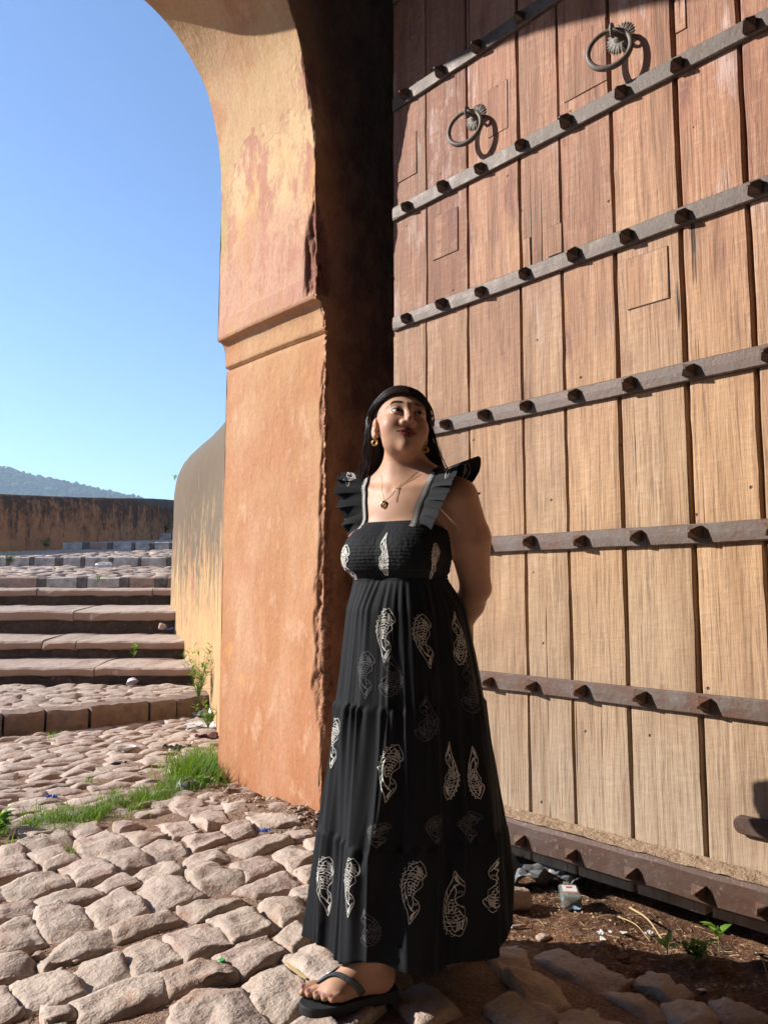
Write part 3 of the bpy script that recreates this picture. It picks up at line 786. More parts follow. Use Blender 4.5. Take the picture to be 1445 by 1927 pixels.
def strap(z, seed, h=.068, x=XD, th=.017, y0=.05, y1=2.648):
    P = []
    for y in np.linspace(y0, y1, 60):
        w = .0012 * vnoise(np.array([y * 8, seed, 0.]), seed); zz = z + .004 * vnoise(np.array([y * .9, seed * 2., 0]), 6)
        e = .004 if y1 - y > .012 else .012
        P.append([(x + .004, y, zz - h / 2), (x - th + .004, y, zz - h / 2 + w), (x - th, y, zz - h / 2 + e + w), (x - th - .001, y, zz), (x - th, y, zz + h / 2 - e + w), (x - th + .004, y, zz + h / 2 + w), (x + .004, y, zz + h / 2)])
    P = np.array(P); m = MB().grid(P, False, True); m.add(P[0], [tuple(range(7))]); m.add(P[-1], [tuple(range(6, -1, -1))])
    return m.build('iron_strap', M['iron'], door)
# stud: square shank with pyramid head
def stud_mesh():
    a, h0, h1 = .0200, .018, .048
    V = [(0, -a, -a), (0, a, -a), (0, a, a), (0, -a, a), (-h0, -a, -a), (-h0, a, -a), (-h0, a, a), (-h0, -a, a), (-h1, -.003, -.003), (-h1, .003, -.003), (-h1, .003, .003), (-h1, -.003, .003)]
    F = [(0, 1, 5, 4), (1, 2, 6, 5), (2, 3, 7, 6), (3, 0, 4, 7), (4, 5, 9, 8), (5, 6, 10, 9), (6, 7, 11, 10), (7, 4, 8, 11), (8, 9, 10, 11)]
    return V, [f[::-1] for f in F]
M['stud'] = mat_iron('stud_iron', (.05, .038, .032), (.11, .085, .07), (.17, .07, .035), (0.2, 2.6))
stud0 = None
def studs(parent, z, x, ys):
    global stud0
    for y in ys:
        rot = (rnd.uniform(-.16, .16), rnd.uniform(-.06, .06), rnd.uniform(-.06, .06))
        p = (x, y + rnd.uniform(-.004, .004), z + rnd.uniform(-.005, .005)); s = rnd.uniform(.92, 1.06)
        if stud0 is None:
            V, F = stud_mesh()
            stud0 = obj('stud', np.array(V) + p, F, M['stud'], parent, origin=p); stud0.rotation_euler = rot
        else: copy_at(stud0, parent, p, rot, (1.0 * s, s, s))
ys_row = [2.575, 2.543, 2.308, 2.082, 1.857, 1.627, 1.396, 1.177, .93, .70, .47, .24][1:]
for i, z in enumerate(ROWS[1:]):
    sp = strap(z, 7 + i)
    studs(sp, z, XD - .016, [y + .006 * math.sin(i * 3 + y * 5) for y in ys_row])
# bottom rail with sloping, dusty top
XB = 2.41
P = []
for y in np.linspace(.05, 2.64, 70):
    w = .003 * vnoise(np.array([y * 5, 3., 0]), 2); w2 = .0025 * vnoise(np.array([y * 14, 8., 0]), 3)
    P.append([(XD + .003, y, .075), (XB + .012, y, .082 + w2), (XB, y, .092 + w2), (XB - .001, y, .14), (XB + w * .5, y, .172 + w2), (XB + .012, y, .186 + w2), (XD + .003, y, .196 + w)])
P = np.array(P); m = MB().grid(P, False, True); m.add(P[0], [tuple(range(7))]); m.add(P[-1], [tuple(range(6, -1, -1))])
M['rail'] = mat_iron('rusty_rail', (.055, .033, .026), (.09, .058, .044), (.085, .040, .026), (0.4, 3.0))
rail = m.build('bottom_rail', M['rail'], door)
M['dust'] = mat_dirt('pale_dust', (.40, .29, .20), (.30, .20, .13), (.46, .35, .25))
P = np.array([[(XB + .006 + .084 * k / 5, y, .1855 + .0105 * k / 5 + .004 + .0035 * vnoise(np.array([y * 30, k * 2.1, 0]), 5)) for k in range(6)] for y in np.linspace(.06, 2.63, 160)])
obj('dust_layer', P.reshape(-1, 3), [f[::-1] for f in grid_faces(160, 6)], M['dust'], rail, smooth=True)
studs(rail, .124, XB + .001, [2.32, 2.09, 1.863, 1.639, 1.408, 1.176, .982, .75, .52, .29])
# flat iron hasp with a rounded end, low on the right
oc = [(1.075 + .024 * math.cos(t), .33 + .027 * math.sin(t)) for t in np.linspace(math.pi / 2, -math.pi / 2, 15)] + [(.80, .303), (.80, .357)]
n_ = len(oc); rings = []
for x, s_ in ((XD + .002, 1.0), (XD - .016, 1.0), (XD - .021, .86)):
    rings.append([(x, 1.0 + (q[0] - 1.0) * (.96 if s_ < 1 else 1), .33 + (q[1] - .33) * s_) for q in oc])
m = MB().grid(np.array(rings), False, True); m.add(rings[-1], [tuple(range(n_))])
hs = m.build('hasp_bar', M['rail'], door)
bm = bmesh.new(); bm.from_mesh(hs.data); bmesh.ops.remove_doubles(bm, verts=bm.verts, dist=1e-5); bmesh.ops.recalc_face_normals(bm, faces=bm.faces); bm.to_mesh(hs.data); bm.free()

# ring knockers
def knocker(c, seed):
    c = np.array(c, float); r = random.Random(seed)
    # serrated rosette
    n = 52; ring0, ring1, ring2, ring3, cen = [], [], [], [], []
    for k in range(n):
        a = 2 * math.pi * k / n; rr = .062 if k % 2 == 0 else .050
        for lst, q, x in ((ring0, rr, -.001), (ring1, .040, -.006 - .002 * (k % 4 < 2)), (ring2, .024, -.012), (ring3, .013, -.024)):
            lst.append(c + np.array([x, q * math.cos(a), q * math.sin(a)]))
    P = np.array([ring0, ring1, ring2, ring3]); m = MB().grid(P, False, True); m.add(ring3, [tuple(range(n))])
    pl = m.build('ring_knocker', M['kn'], door, smooth=False)
    # staple eye
    a = np.linspace(0, 2 * math.pi, 17); eye = c + np.array([-.060, 0, .0])
    pts = np.stack([eye[0] + .017 * np.cos(a), eye[1] + 0 * a + .004 * np.cos(a), eye[2] + .022 * np.sin(a)], -1)
    m = MB().tube(pts, .0065, 8); m.tube([c + (-.012, 0, 0), c + (-.048, 0, 0)], .009, 8)
    m.build('staple', M['kn'], pl, smooth=True)
    # hanging ring
    Rr = .079; a = np.linspace(0, 2 * math.pi, 49); tw = R(18 + r.uniform(-3, 3)); lean = R(6)
    cen = eye + np.array([-.004, .012, -Rr + .008])
    loc = np.stack([np.zeros_like(a), np.cos(a) * Rr, np.sin(a) * Rr], -1)
    loc[:, 0] += -loc[:, 2] * math.sin(lean) * -1
    rz = np.array([[math.cos(tw), -math.sin(tw), 0], [math.sin(tw), math.cos(tw), 0], [0, 0, 1]])
    rad = .0085 + .003 * (0.5 - 0.5 * np.sin(a))
    m = MB().tube(loc @ rz.T + cen, rad, 10, False)
    m.build('ring', M['kn'], pl, smooth=True)
M['kn'] = mat_iron('knocker_iron', (.10, .085, .075), (.20, .175, .15), (.14, .09, .06), (0., 1.))
knocker((XD - .001, 2.117, 3.165), 1)
knocker((XD - .001, 1.399, 3.140), 2)
# ------------------------------------------------------------------ the woman (built in a level frame: x right, y away, z up)
D0 = 2.22
def W(p):
    p = np.asarray(p, float)
    return p[..., :1] * rt3 + (p[..., 1:2] + D0) * fw3 + p[..., 2:3] * UP
def LP(px, py, dy=0.0):
    q = on_d(px, py, D0 + dy)
    return np.array([q @ rt3, dy, q[2]])
CAMP = np.array([0, -D0, EYE])
def smin(a, b, k):
    h = np.maximum(k - np.abs(a - b), 0.0); return np.minimum(a, b) - h * h * (.25 / k)
def smax(a, b, k): return -smin(-a, -b, k)
def sph(q, c, r): return np.linalg.norm(q - np.asarray(c), axis=-1) - r
def ell(q, c, r):
    r = np.asarray(r); d = q - np.asarray(c)
    k0 = np.linalg.norm(d / r, axis=-1); k1 = np.linalg.norm(d / (r * r), axis=-1)
    return k0 * (k0 - 1) / (k1 + 1e-9)
def cap(q, a, b, r0, r1):
    a, b = np.asarray(a, float), np.asarray(b, float); ab = b - a
    h = np.clip(((q - a) @ ab) / (ab @ ab), 0, 1)
    return np.linalg.norm(q - a - h[..., None] * ab, axis=-1) - (r0 + (r1 - r0) * h)
def rotm(ax, t):
    c, s = math.cos(t), math.sin(t)
    return np.array({'x': [[1, 0, 0], [0, c, -s], [0, s, c]], 'y': [[c, 0, s], [0, 1, 0], [-s, 0, c]], 'z': [[c, -s, 0], [s, c, 0], [0, 0, 1]]}[ax], float)
HO = np.array([.052, 0.0, 1.538])
HR = rotm('y', R(6.0)) @ rotm('z', R(10)) @ rotm('x', R(-13))
def H2L(q): return HO + np.asarray(q) @ HR.T
def head_sdf(p):
    q = (p - HO) @ HR
    m = q.copy(); m[..., 0] = np.abs(q[..., 0])
    d = ell(q, (0, .018, .026), (.0735, .092, .086))
    d = smin(d, ell(q, (0, -.030, -.034), (.0625, .060, .080)), .03)
    d = smin(d, ell(q, (0, -.034, -.076), (.0480, .046, .032)), .03)
    d = smin(d, sph(q, (0, -.0755, -.0985), .0175), .020)
    d = smin(d, sph(m, (.037, -.057, -.036), .0270), .03)
    d = smin(d, cap(m, (.004, -.0830, .019), (.042, -.066, .022), .010, .006), .03)
    d = smin(d, ell(q, (0, -.060, -.066), (.031, .030, .025)), .02)
    d = smax(d, -sph(m, (.0325, -.107, .001), .0215), .014)
    d = smin(d, sph(m, (.0315, -.0735, .001), .0152), .005)
    # nose
    n = smin(cap(q, (0, -.082, .012), (0, -.104, -.027), .0075, .0095), sph(q, (0, -.1075, -.0325), .0100), .008)
    n = smin(n, sph(m, (.0125, -.096, -.0365), .0085), .007)
    d = smin(d, n, .010)
    d = smax(d, -sph(m, (.0065, -.1045, -.0445), .0042), .003)
    # lips
    up = smin(cap(m, (.0255, -.0830, -.0640), (.0065, -.0905, -.0605), .0032, .0055), sph(q, (0, -.0908, -.0615), .0050), .004)
    lo = smin(cap(m, (.0235, -.0830, -.0670), (.0060, -.0890, -.0725), .0032, .0066), sph(q, (0, -.0892, -.0730), .0066), .004)
    d = smin(d, up, .005); d = smin(d, lo, .005)
    d = smax(d, -cap(m, (.0265, -.0870, -.0655), (0.0, -.0975, -.0668), .0012, .0017), .003)
    # eye openings
    d = smax(d, -ell((m - (.0315, -.086, .0012)) @ rotm('y', .10), (0, 0, 0), (.0148, .013, .0052)), .0014)
    # ears
    e = ell((m - (.0755, .016, -.018)) @ rotm('x', .25), (0, 0, 0), (.0105, .0175, .031))
    e = smax(e, -sph(m, (.0880, .011, -.016), .0115), .006)
    e = smin(e, sph(m, (.0735, .007, -.045), .0078), .008)
    return smin(d, e, .006), up, lo
TH = R(32); TO = np.array([.060, .020, 0.0])
TL = np.array([math.cos(TH), -math.sin(TH), 0]); TB = np.array([math.sin(TH), math.cos(TH), 0])      # her left, her back
def T2L(q):
    q = np.asarray(q, float); return TO + q[..., :1] * TL + q[..., 1:2] * TB + q[..., 2:3] * UP
def tl(p):
    d = p - TO; return np.stack([d @ TL, d @ TB, p[..., 2]], -1)
def torso_sdf(p, arms=False):
    q = tl(p); m = q.copy(); m[..., 0] = np.abs(q[..., 0])
    d = ell(q, (0, 0, 1.20), (.146, .098, .18))
    d = smin(d, ell(q, (0, .004, 1.305), (.150, .070, .066)), .05)
    d = smin(d, sph(m, (.068, -.080, 1.150), .076), .045)
    d = smin(d, ell(q, (0, -.082, 1.150), (.085, .070, .062)), .04)
    d = smin(d, ell(q, (0, 0, 1.03), (.128, .110, .13)), .05)
    d = smin(d, ell(q, (0, .02, .88), (.165, .130, .15)), .06)
    d = smin(d, cap(m, (.0, .018, 1.425), (.145, .008, 1.335), .044, .040), .045)
    # collar bones
    d = smin(d, cap(m, (.018, -.062, 1.335), (.135, -.028, 1.352), .006, .007), .018)
    return d
SHL, SHR = T2L([.172, .002, 1.312]), T2L([-.160, .012, 1.312])
ELL, ELR = np.array([.268, .040, 1.062]), np.array([.0, .285, 1.06])
WRL, WRR = np.array([.228, .165, .925]), np.array([.075, .285, .925])
HAND = np.array([.155, .235, .895])
def arms_sdf(p):
    d = None
    hm = p[..., 2] < 1.0
    for S, E, Wr in ((SHL, ELL, WRL), (SHR, ELR, WRR)):
        mid = S * .55 + E * .45 + np.array([.008 if S is SHL else -.006, -.004, 0])
        a = smin(cap(p, S, mid, .0585, .0595), cap(p, mid, E, .0595, .0430), .02)
        fm = E * .65 + Wr * .35
        a = smin(a, smin(cap(p, E, fm, .0420, .0430), cap(p, fm, Wr, .0430, .0275), .015), .015)
        a = smin(a, sph(p, E + np.array([.024, .022, -.004]), .020), .022)
        if hm.any():
            q = p[hm]; dirh = unit(HAND - Wr); side = unit(np.cross(dirh, UP)); palm = Wr + dirh * .055
            a2 = smin(cap(q, Wr, palm, .027, .030), ell(q, palm + dirh * .02, (.034, .030, .034)), .015)
            s = 1 if S is SHL else -1
            for k, (o, ln) in enumerate(((.027, .066), (.009, .076), (-.009, .072), (-.026, .058))):
                b0 = palm + dirh * .042 + UP * o; kn = b0 + dirh * ln * .5 + side * .012 * s; tp = kn + dirh * ln * .4 - side * .022 * s
                a2 = smin(a2, smin(cap(q, b0, kn, .0095, .0085), cap(q, kn, tp, .0085, .0070), .003), .004)
            th0 = palm - dirh * .01 + UP * .022; th1 = th0 + dirh * .03 + UP * .028; th2 = th1 + dirh * .03 + UP * .004
            a2 = smin(a2, smin(cap(q, th0, th1, .0125, .0105), cap(q, th1, th2, .0100, .0080), .004), .008)
            a[hm] = smin(a[hm], a2, .01)
        d = a if d is None else smin(d, a, .001)
    return d
SOLE = .050
FEET = []      # heel, direction, inner side, ankle
for heel, toe, left in ((np.array([.022, -.142]), np.array([-.222, -.238]), True), (np.array([.208, .098]), np.array([-.012, .030]), False)):
    e = unit(toe - heel); inner = np.array([e[1], -e[0]]) if left else np.array([-e[1], e[0]])      # her left is (-ey, ex)
    FEET.append((np.append(heel, SOLE), np.append(e, 0), np.append(inner, 0), left))
TOES = [(.029, .056, .0125), (.0095, .053, .0093), (-.0075, .046, .0087), (-.0225, .038, .0083), (-.0360, .029, .0086)]
def toe_pts(f, k):
    heel, e, inn, _ = f; o, ln, r = TOES[k]
    b = heel + e * (.172 - .012 * k * .6) + inn * o + UP * .018
    m_ = b + e * ln * .55 + UP * .006; t_ = b + e * ln + UP * (-.004)
    return b, m_, t_, r
def leg_sdf(p, i):
    f = FEET[i]; heel, e, inn, left = f
    hip = T2L([.078 if left else -.078, .01, .86]); ank = heel + e * .052 + UP * .082
    knee = hip * .5 + ank * .5 + np.array([-.02, -.05, 0]); knee[2] = .48
    calf = knee * .62 + ank * .38 + TB * .012
    d = smin(cap(p, hip, knee, .088, .058), smin(cap(p, knee, calf, .055, .052), cap(p, calf, ank + UP * .03, .052, .035), .02), .03)
    lowm = p[..., 2] < .19
    if not lowm.any(): return d
    P0 = p; p = P0[lowm]
    g = smin(sph(p, heel + e * .030 + UP * .030, .0310), cap(p, heel + e * .045 + UP * .045, ank + UP * .03, .035, .0345), .03)
    g = smin(g, cap(p, ank + e * .022 - UP * .015, heel + e * .150 + UP * .028, .0360, .0230), .03)
    g = smin(g, cap(p, heel + e * .04 + UP * .024 - inn * .010, heel + e * .145 - inn * .018 + UP * .018, .0240, .0200), .03)
    fr = np.stack([(p - heel) @ e, (p - heel) @ inn, p[..., 2] - heel[2]], -1)
    g = smin(g, ell(fr, (.158, .002, .020), (.040, .043, .0195)), .02)
    for sg in (1, -1): g = smin(g, sph(p, ank + inn * .027 * sg + UP * (.006 if sg > 0 else -.002), .0125), .018)
    tm = (p[..., 2] < .08) & (fr[..., 0] > .12)
    if tm.any():
        pt = p[tm]; gt = g[tm]
        for k in range(5):
            b, m_, t_, r = toe_pts(f, k)
            gt = smin(gt, smin(cap(pt, b, m_, r * .95, r * .95), cap(pt, m_, t_, r * .95, r * 1.02), .004), .005)
        g[tm] = gt
    d[lowm] = smin(d[lowm], g, .03)
    return d
def body_sdf(p):
    z = p[..., 2]; d = np.full(p.shape[:-1], 1.0)
    def part(mask, fn, k):
        nonlocal d
        if mask.any():
            v = fn(p[mask]); d[mask] = smin(d[mask], v, k)
    part((z > .5) & (z < 1.52), torso_sdf, .001)
    part((z > 1.30) & (z < 1.56), lambda q: cap(q, (.058, .040, 1.33), (.056, .018, 1.50), .060, .0535), .035)
    part(z > 1.36, lambda q: head_sdf(q)[0], .022)
    part((z > .78) & (z < 1.45), arms_sdf, .022)
    for i in (0, 1): part(z < 1.02, lambda q: leg_sdf(q, i), .012)
    return d

def surface_nets(fn, lo, hi, h, cell=8):
    n = [int(math.ceil((b - a) / (h * cell))) for a, b in zip(lo, hi)]
    ax = [a + (np.arange(k) + .5) * cell * h for a, k in zip(lo, n)]
    C = np.stack(np.meshgrid(*ax, indexing='ij'), -1); cd = fn(C.reshape(-1, 3)).reshape(n)
    G_ = np.repeat(np.repeat(np.repeat(cd.astype(np.float32), cell, 0), cell, 1), cell, 2)
    G_ = np.where(G_ > 0, 1.0, -1.0).astype(np.float32)
    idx = np.argwhere(np.abs(cd) < cell * h * .87 + .012)
    sub = np.stack(np.meshgrid(*[np.arange(cell)] * 3, indexing='ij'), -1).reshape(-1, 3)
    for c0 in range(0, len(idx), 900):
        I = (idx[c0:c0 + 900, None, :] * cell + sub[None]).reshape(-1, 3)
        v = fn(np.asarray(lo) + (I + .5) * h)
        G_[I[:, 0], I[:, 1], I[:, 2]] = v
    S = G_ < 0
    a = S[:-1, :-1, :-1]; mixed = np.zeros(a.shape, bool)
    for dx in (0, 1):
        for dy in (0, 1):
            for dz in (0, 1):
                if dx + dy + dz: mixed |= S[dx:S.shape[0] - 1 + dx, dy:S.shape[1] - 1 + dy, dz:S.shape[2] - 1 + dz] != a
    V = np.argwhere(mixed); vid = np.full(mixed.shape, -1, np.int32); vid[tuple(V.T)] = np.arange(len(V))
    acc = np.zeros((len(V), 3)); cnt = np.zeros(len(V))
    co = [(i, j, k) for i in (0, 1) for j in (0, 1) for k in (0, 1)]
    for i1, c1 in enumerate(co):
        for c2 in co[i1 + 1:]:
            if sum(abs(x - y) for x, y in zip(c1, c2)) != 1: continue
            g1 = G_[V[:, 0] + c1[0], V[:, 1] + c1[1], V[:, 2] + c1[2]]; g2 = G_[V[:, 0] + c2[0], V[:, 1] + c2[1], V[:, 2] + c2[2]]
            m = (g1 < 0) != (g2 < 0); t = np.where(m, g1 / np.where(m, g1 - g2, 1), 0)
            acc[m] += (np.array(c1) + (np.array(c2) - np.array(c1)) * t[:, None])[m]; cnt[m] += 1
    P = np.asarray(lo) + (V + acc / cnt[:, None] + .5) * h
    F = []
    for axn in range(3):
        o = [0, 0, 0]; o[axn] = 1
        A = S[:S.shape[0] - o[0], :S.shape[1] - o[1], :S.shape[2] - o[2]]; B = S[o[0]:, o[1]:, o[2]:]
        E_ = np.argwhere(A != B); u, w = [(1, 2), (2, 0), (0, 1)][axn]
        E_ = E_[(E_[:, u] > 0) & (E_[:, w] > 0) & (E_ < np.array(mixed.shape)).all(1)]
        neg = A[tuple(E_.T)]
        q = []
        for du, dw in ((1, 1), (0, 1), (0, 0), (1, 0)):
            I = E_.copy(); I[:, u] -= du; I[:, w] -= dw; q.append(vid[tuple(I.T)])
        q = np.stack(q, 1); q[~neg] = q[~neg][:, ::-1]; F.append(q)
    return P, np.concatenate(F)
def grad(fn, p, e=4e-4):
    return np.stack([fn(p + d) - fn(p - d) for d in np.eye(3) * e], -1) / (2 * e)

def build_body():
    P, F = surface_nets(body_sdf, (-.30, -.32, .0), (.42, .46, 1.70), .0040)
    bm = bmesh.new()
    vs_ = [bm.verts.new(p) for p in P]
    for f in F:
        try: bm.faces.new([vs_[i] for i in f])
        except ValueError: pass
    bm.verts.ensure_lookup_table()
    # finer facets over the face
    Q = (P - HO) @ HR
    face_v = (Q[:, 1] < -.02) & (Q[:, 2] > -.13) & (Q[:, 2] < .06)
    es = [e for e in bm.edges if face_v[e.verts[0].index] and face_v[e.verts[1].index]] if True else []
    bm.verts.index_update()
    es = [e for e in bm.edges if face_v[e.verts[0].index] and face_v[e.verts[1].index]]
    bmesh.ops.subdivide_edges(bm, edges=es, cuts=1, use_grid_fill=True)
    me = bpy.data.meshes.new('tmp'); bm.to_mesh(me); bm.free()
    V = np.zeros(len(me.vertices) * 3); me.vertices.foreach_get('co', V); V = V.reshape(-1, 3)
    faces = [tuple(p.vertices) for p in me.polygons]; bpy.data.meshes.remove(me)
    hm = (V[:, 2] > 1.40) | (V[:, 2] < .16)
    for _ in range(2):
        p = V[hm]; d = body_sdf(p); g = grad(body_sdf, p)
        V[hm] = p - np.clip(d, -.003, .003)[:, None] * g / np.maximum((g * g).sum(-1), .25)[:, None]
    # colours
    col = np.zeros((len(V), 4)); col[:] = (.44, .245, .158, 1)
    q = (V - HO) @ HR; m = q.copy(); m[:, 0] = np.abs(m[:, 0])
    def paint(w, c):
        w = np.clip(w, 0, 1)[:, None]; col[:, :3] = col[:, :3] * (1 - w) + np.array(c) * w
    hd = V[:, 2] > 1.36
    _, up, lo = head_sdf(V)
    paint(hd * .45 * np.exp(-((m[:, 0] - .042) ** 2 + (q[:, 2] + .035) ** 2) / .0006) * (q[:, 1] < -.03), (.46, .20, .14))
    lips = hd * (q[:, 1] < -.075) * sstep(.0042, .0016, np.minimum(up, lo)) * sstep(.028, .024, m[:, 0])
    paint(lips, (.24, .045, .045))
    # brows: arched bands
    xs = m[:, 0]; arch = .0225 + .0075 * np.sin(np.clip((xs - .008) / .046, 0, 1) * 2.4) - .010 * sstep(.040, .058, xs)
    hw = .0052 * (.45 + .55 * sstep(.012, .026, xs)) * (1 - .70 * sstep(.038, .058, xs)) + .0002
    paint(hd * (q[:, 1] < -.03) * sstep(.0105, .0185, xs) * sstep(.061, .054, xs) * sstep(1.5, .8, np.abs(q[:, 2] - arch) / hw), (.012, .008, .007))
    # lashes and lid crease
    dx, dz = (m[:, 0] - .0315) / .0155, (q[:, 2] - .0012 - .10 * (m[:, 0] - .0315)) / .0058
    rr = np.sqrt(dx * dx + dz * dz)
    paint(hd * (q[:, 1] < -.06) * sstep(1.22, 1.08, rr) * sstep(-.05, .25, dz) * .95, (.02, .012, .010))
    paint(hd * (q[:, 1] < -.06) * sstep(1.15, 1.05, rr) * .35, (.16, .07, .05))
    paint(hd * (q[:, 1] < -.06) * sstep(2.3, 1.2, rr) * sstep(0, .5, dz) * .35, (.25, .11, .07))
    # nail varnish
    for f in FEET:
        for k in range(5):
            b, m_, t_, r = toe_pts(f, k)
            c = t_ + UP * r * .85 + f[1] * r * .25
            fr = np.stack([(V - c) @ f[1], (V - c) @ f[2], V[:, 2] - c[2]], -1)
            paint(sstep(1.15, .85, np.linalg.norm(fr / np.array([r * .85, r * .68, r * .62]), axis=-1)), (.10, .008, .018))
    return V, faces, col
def mat_skin():
    t = NT('skin'); c = t.attr('Col', 'Color'); n = t.noise(45, 3, .6); n2 = t.noise(400, 2, .6)
    c = t.hsv(c, .5, 1.0, t.ramp(n, [(.3, .93), (.7, 1.06)]))
    t.out(c, .52, t.bump(n2, .10, .002), spec=.30)
    t.b.inputs['Subsurface Weight'].default_value = .12
    t.b.inputs['Subsurface Radius'].default_value = (.012, .005, .003)
    t.b.inputs['Subsurface Scale'].default_value = .5
    return t.m
M['skin'] = mat_skin()
BV, BF, BC = build_body()
PBASE = W(np.array([.06, 0.0, 0.0]))
person = empty('person', PBASE, 'woman in long black printed sundress, hands behind back, gazing up beside the gate', 'person')
body = obj('body', W(BV), BF, M['skin'], person, smooth=True, attrs={'Col': BC})

# eyes
def eye(side):
    c = np.array([.0315 * side, -.0735, .001]); gz = unit(np.array([.24, -1.0, .24])); r = .0136
    up_ = unit(np.cross(np.cross(gz, (0, 0, 1.)), gz)); rt_ = np.cross(up_, gz)
    V, C_ = [], []
    n, k = 20, 20; rings = [0, 2, 4, 6, 8, 11.5, 14, 18, 22, 26, 29, 31, 36, 45, 60, 80, 100, 130, 160, 178]
    for a in rings:
        ar = R(a)
        cc = (.004, .003, .003) if a < 13 else ((.022, .011, .007) if a < 27 else ((.014, .009, .008) if a < 30 else (.52, .49, .47)))
        for b in range(n):
            bb = 2 * math.pi * b / n; q = gz * math.cos(ar) + math.sin(ar) * (math.cos(bb) * rt_ + math.sin(bb) * up_)
            V.append(c + q * r); C_.append(cc + (1,))
    o = obj('eye', W(H2L(np.array(V))), grid_faces(len(rings), n, False, True), M['eye'], person, smooth=True, attrs={'Col': C_})
    bpy_flip(o)
def bpy_flip(o):
    """make faces point outwards"""
    bm = bmesh.new(); bm.from_mesh(o.data); bmesh.ops.recalc_face_normals(bm, faces=bm.faces); bm.to_mesh(o.data); bm.free()
t = NT('eye'); M['eye'] = t.out(t.attr('Col', 'Color'), .12, None, spec=.6)
eye(1); eye(-1)

# ---------------------------------------------------------------- dress
def bisect(fn, org, dirs, rmax=.34, off=.006, it=22):
    lo = np.zeros(len(dirs)); hi = np.full(len(dirs), rmax)
    for _ in range(it):
        mid = (lo + hi) / 2; v = fn(org + dirs * mid[:, None]) - off
        lo = np.where(v < 0, mid, lo); hi = np.where(v < 0, hi, mid)
    return (lo + hi) / 2
NA = 320
ang = np.linspace(0, 2 * math.pi, NA, endpoint=False)            # 0 = camera right, pi/2 = away
def bodice_r(z, a):
    a = np.asarray(a, float); z = np.broadcast_to(z, a.shape)
    org = np.stack([np.full(a.shape, .062), np.full(a.shape, .010), z], -1); dirs = np.stack([np.cos(a), np.sin(a), 0 * a], -1)
    return bisect(torso_sdf, org, dirs)
def neck_z(a):
    # height of the straight neckline, a little lower at the back and under the arms
    fx = np.cos(a - math.atan2(-TB[1], -TB[0]))
    return 1.214 + .032 * sstep(-.2, .75, fx) - .008 * sstep(-.3, -1, fx)
NB = 78; Z_W = 1.082
def bodice_pt(a, s, smock=True):
    z = Z_W + (neck_z(a) - Z_W) * s
    r = bodice_r(z, a)
    # the elastic pulls straight between the fullest points
    if smock:
        zz = z * 2 * math.pi / .0098
        g = vnoise(np.stack([a * 46, z * 105, 0 * z], -1), 3)
        r = r + .0009 * np.sin(zz) * (.65 + .6 * g) + .0011 * g
        r = r + .004 * sstep(.10, .0, s) * 0 - .006 * sstep(.17, .13, s) * sstep(.0, .03, s)
    return np.stack([.062 + r * np.cos(a), .010 + r * np.sin(a), z], -1)
BP = np.array([bodice_pt(ang, np.full(NA, s)) for s in np.linspace(0, 1, NB)])
inner = BP[-1] + (np.array([.062, .01, 0]) - BP[-1]) * np.array([.02, .02, 0]) - np.array([0, 0, .006])
BP = np.concatenate([BP, inner[None]])
def mat_cloth(name='black_cotton', col=(.0024, .0029, .0050), sc=900, bump=.25):
    t = NT(name)
    w = t.noise(sc, 2, .6); n = t.noise(8, 3, .6)
    c = t.hsv(col, .5, 1.0, t.ramp(n, [(.3, .8), (.7, 1.3)]))
    t.out(c, .78, t.bump(w, bump, .0012), spec=.22)
    t.b.inputs['Sheen Weight'].default_value = .03; t.b.inputs['Sheen Roughness'].default_value = .45
    return t.m
M['cloth'] = mat_cloth()
M['print'] = mat_plain('white_print', (.62, .60, .56), .85, 60, .2)
bod = obj('dress', W(BP.reshape(-1, 3)), grid_faces(NB + 1, NA, False, True), M['cloth'], person, smooth=True)
bpy_flip(bod)
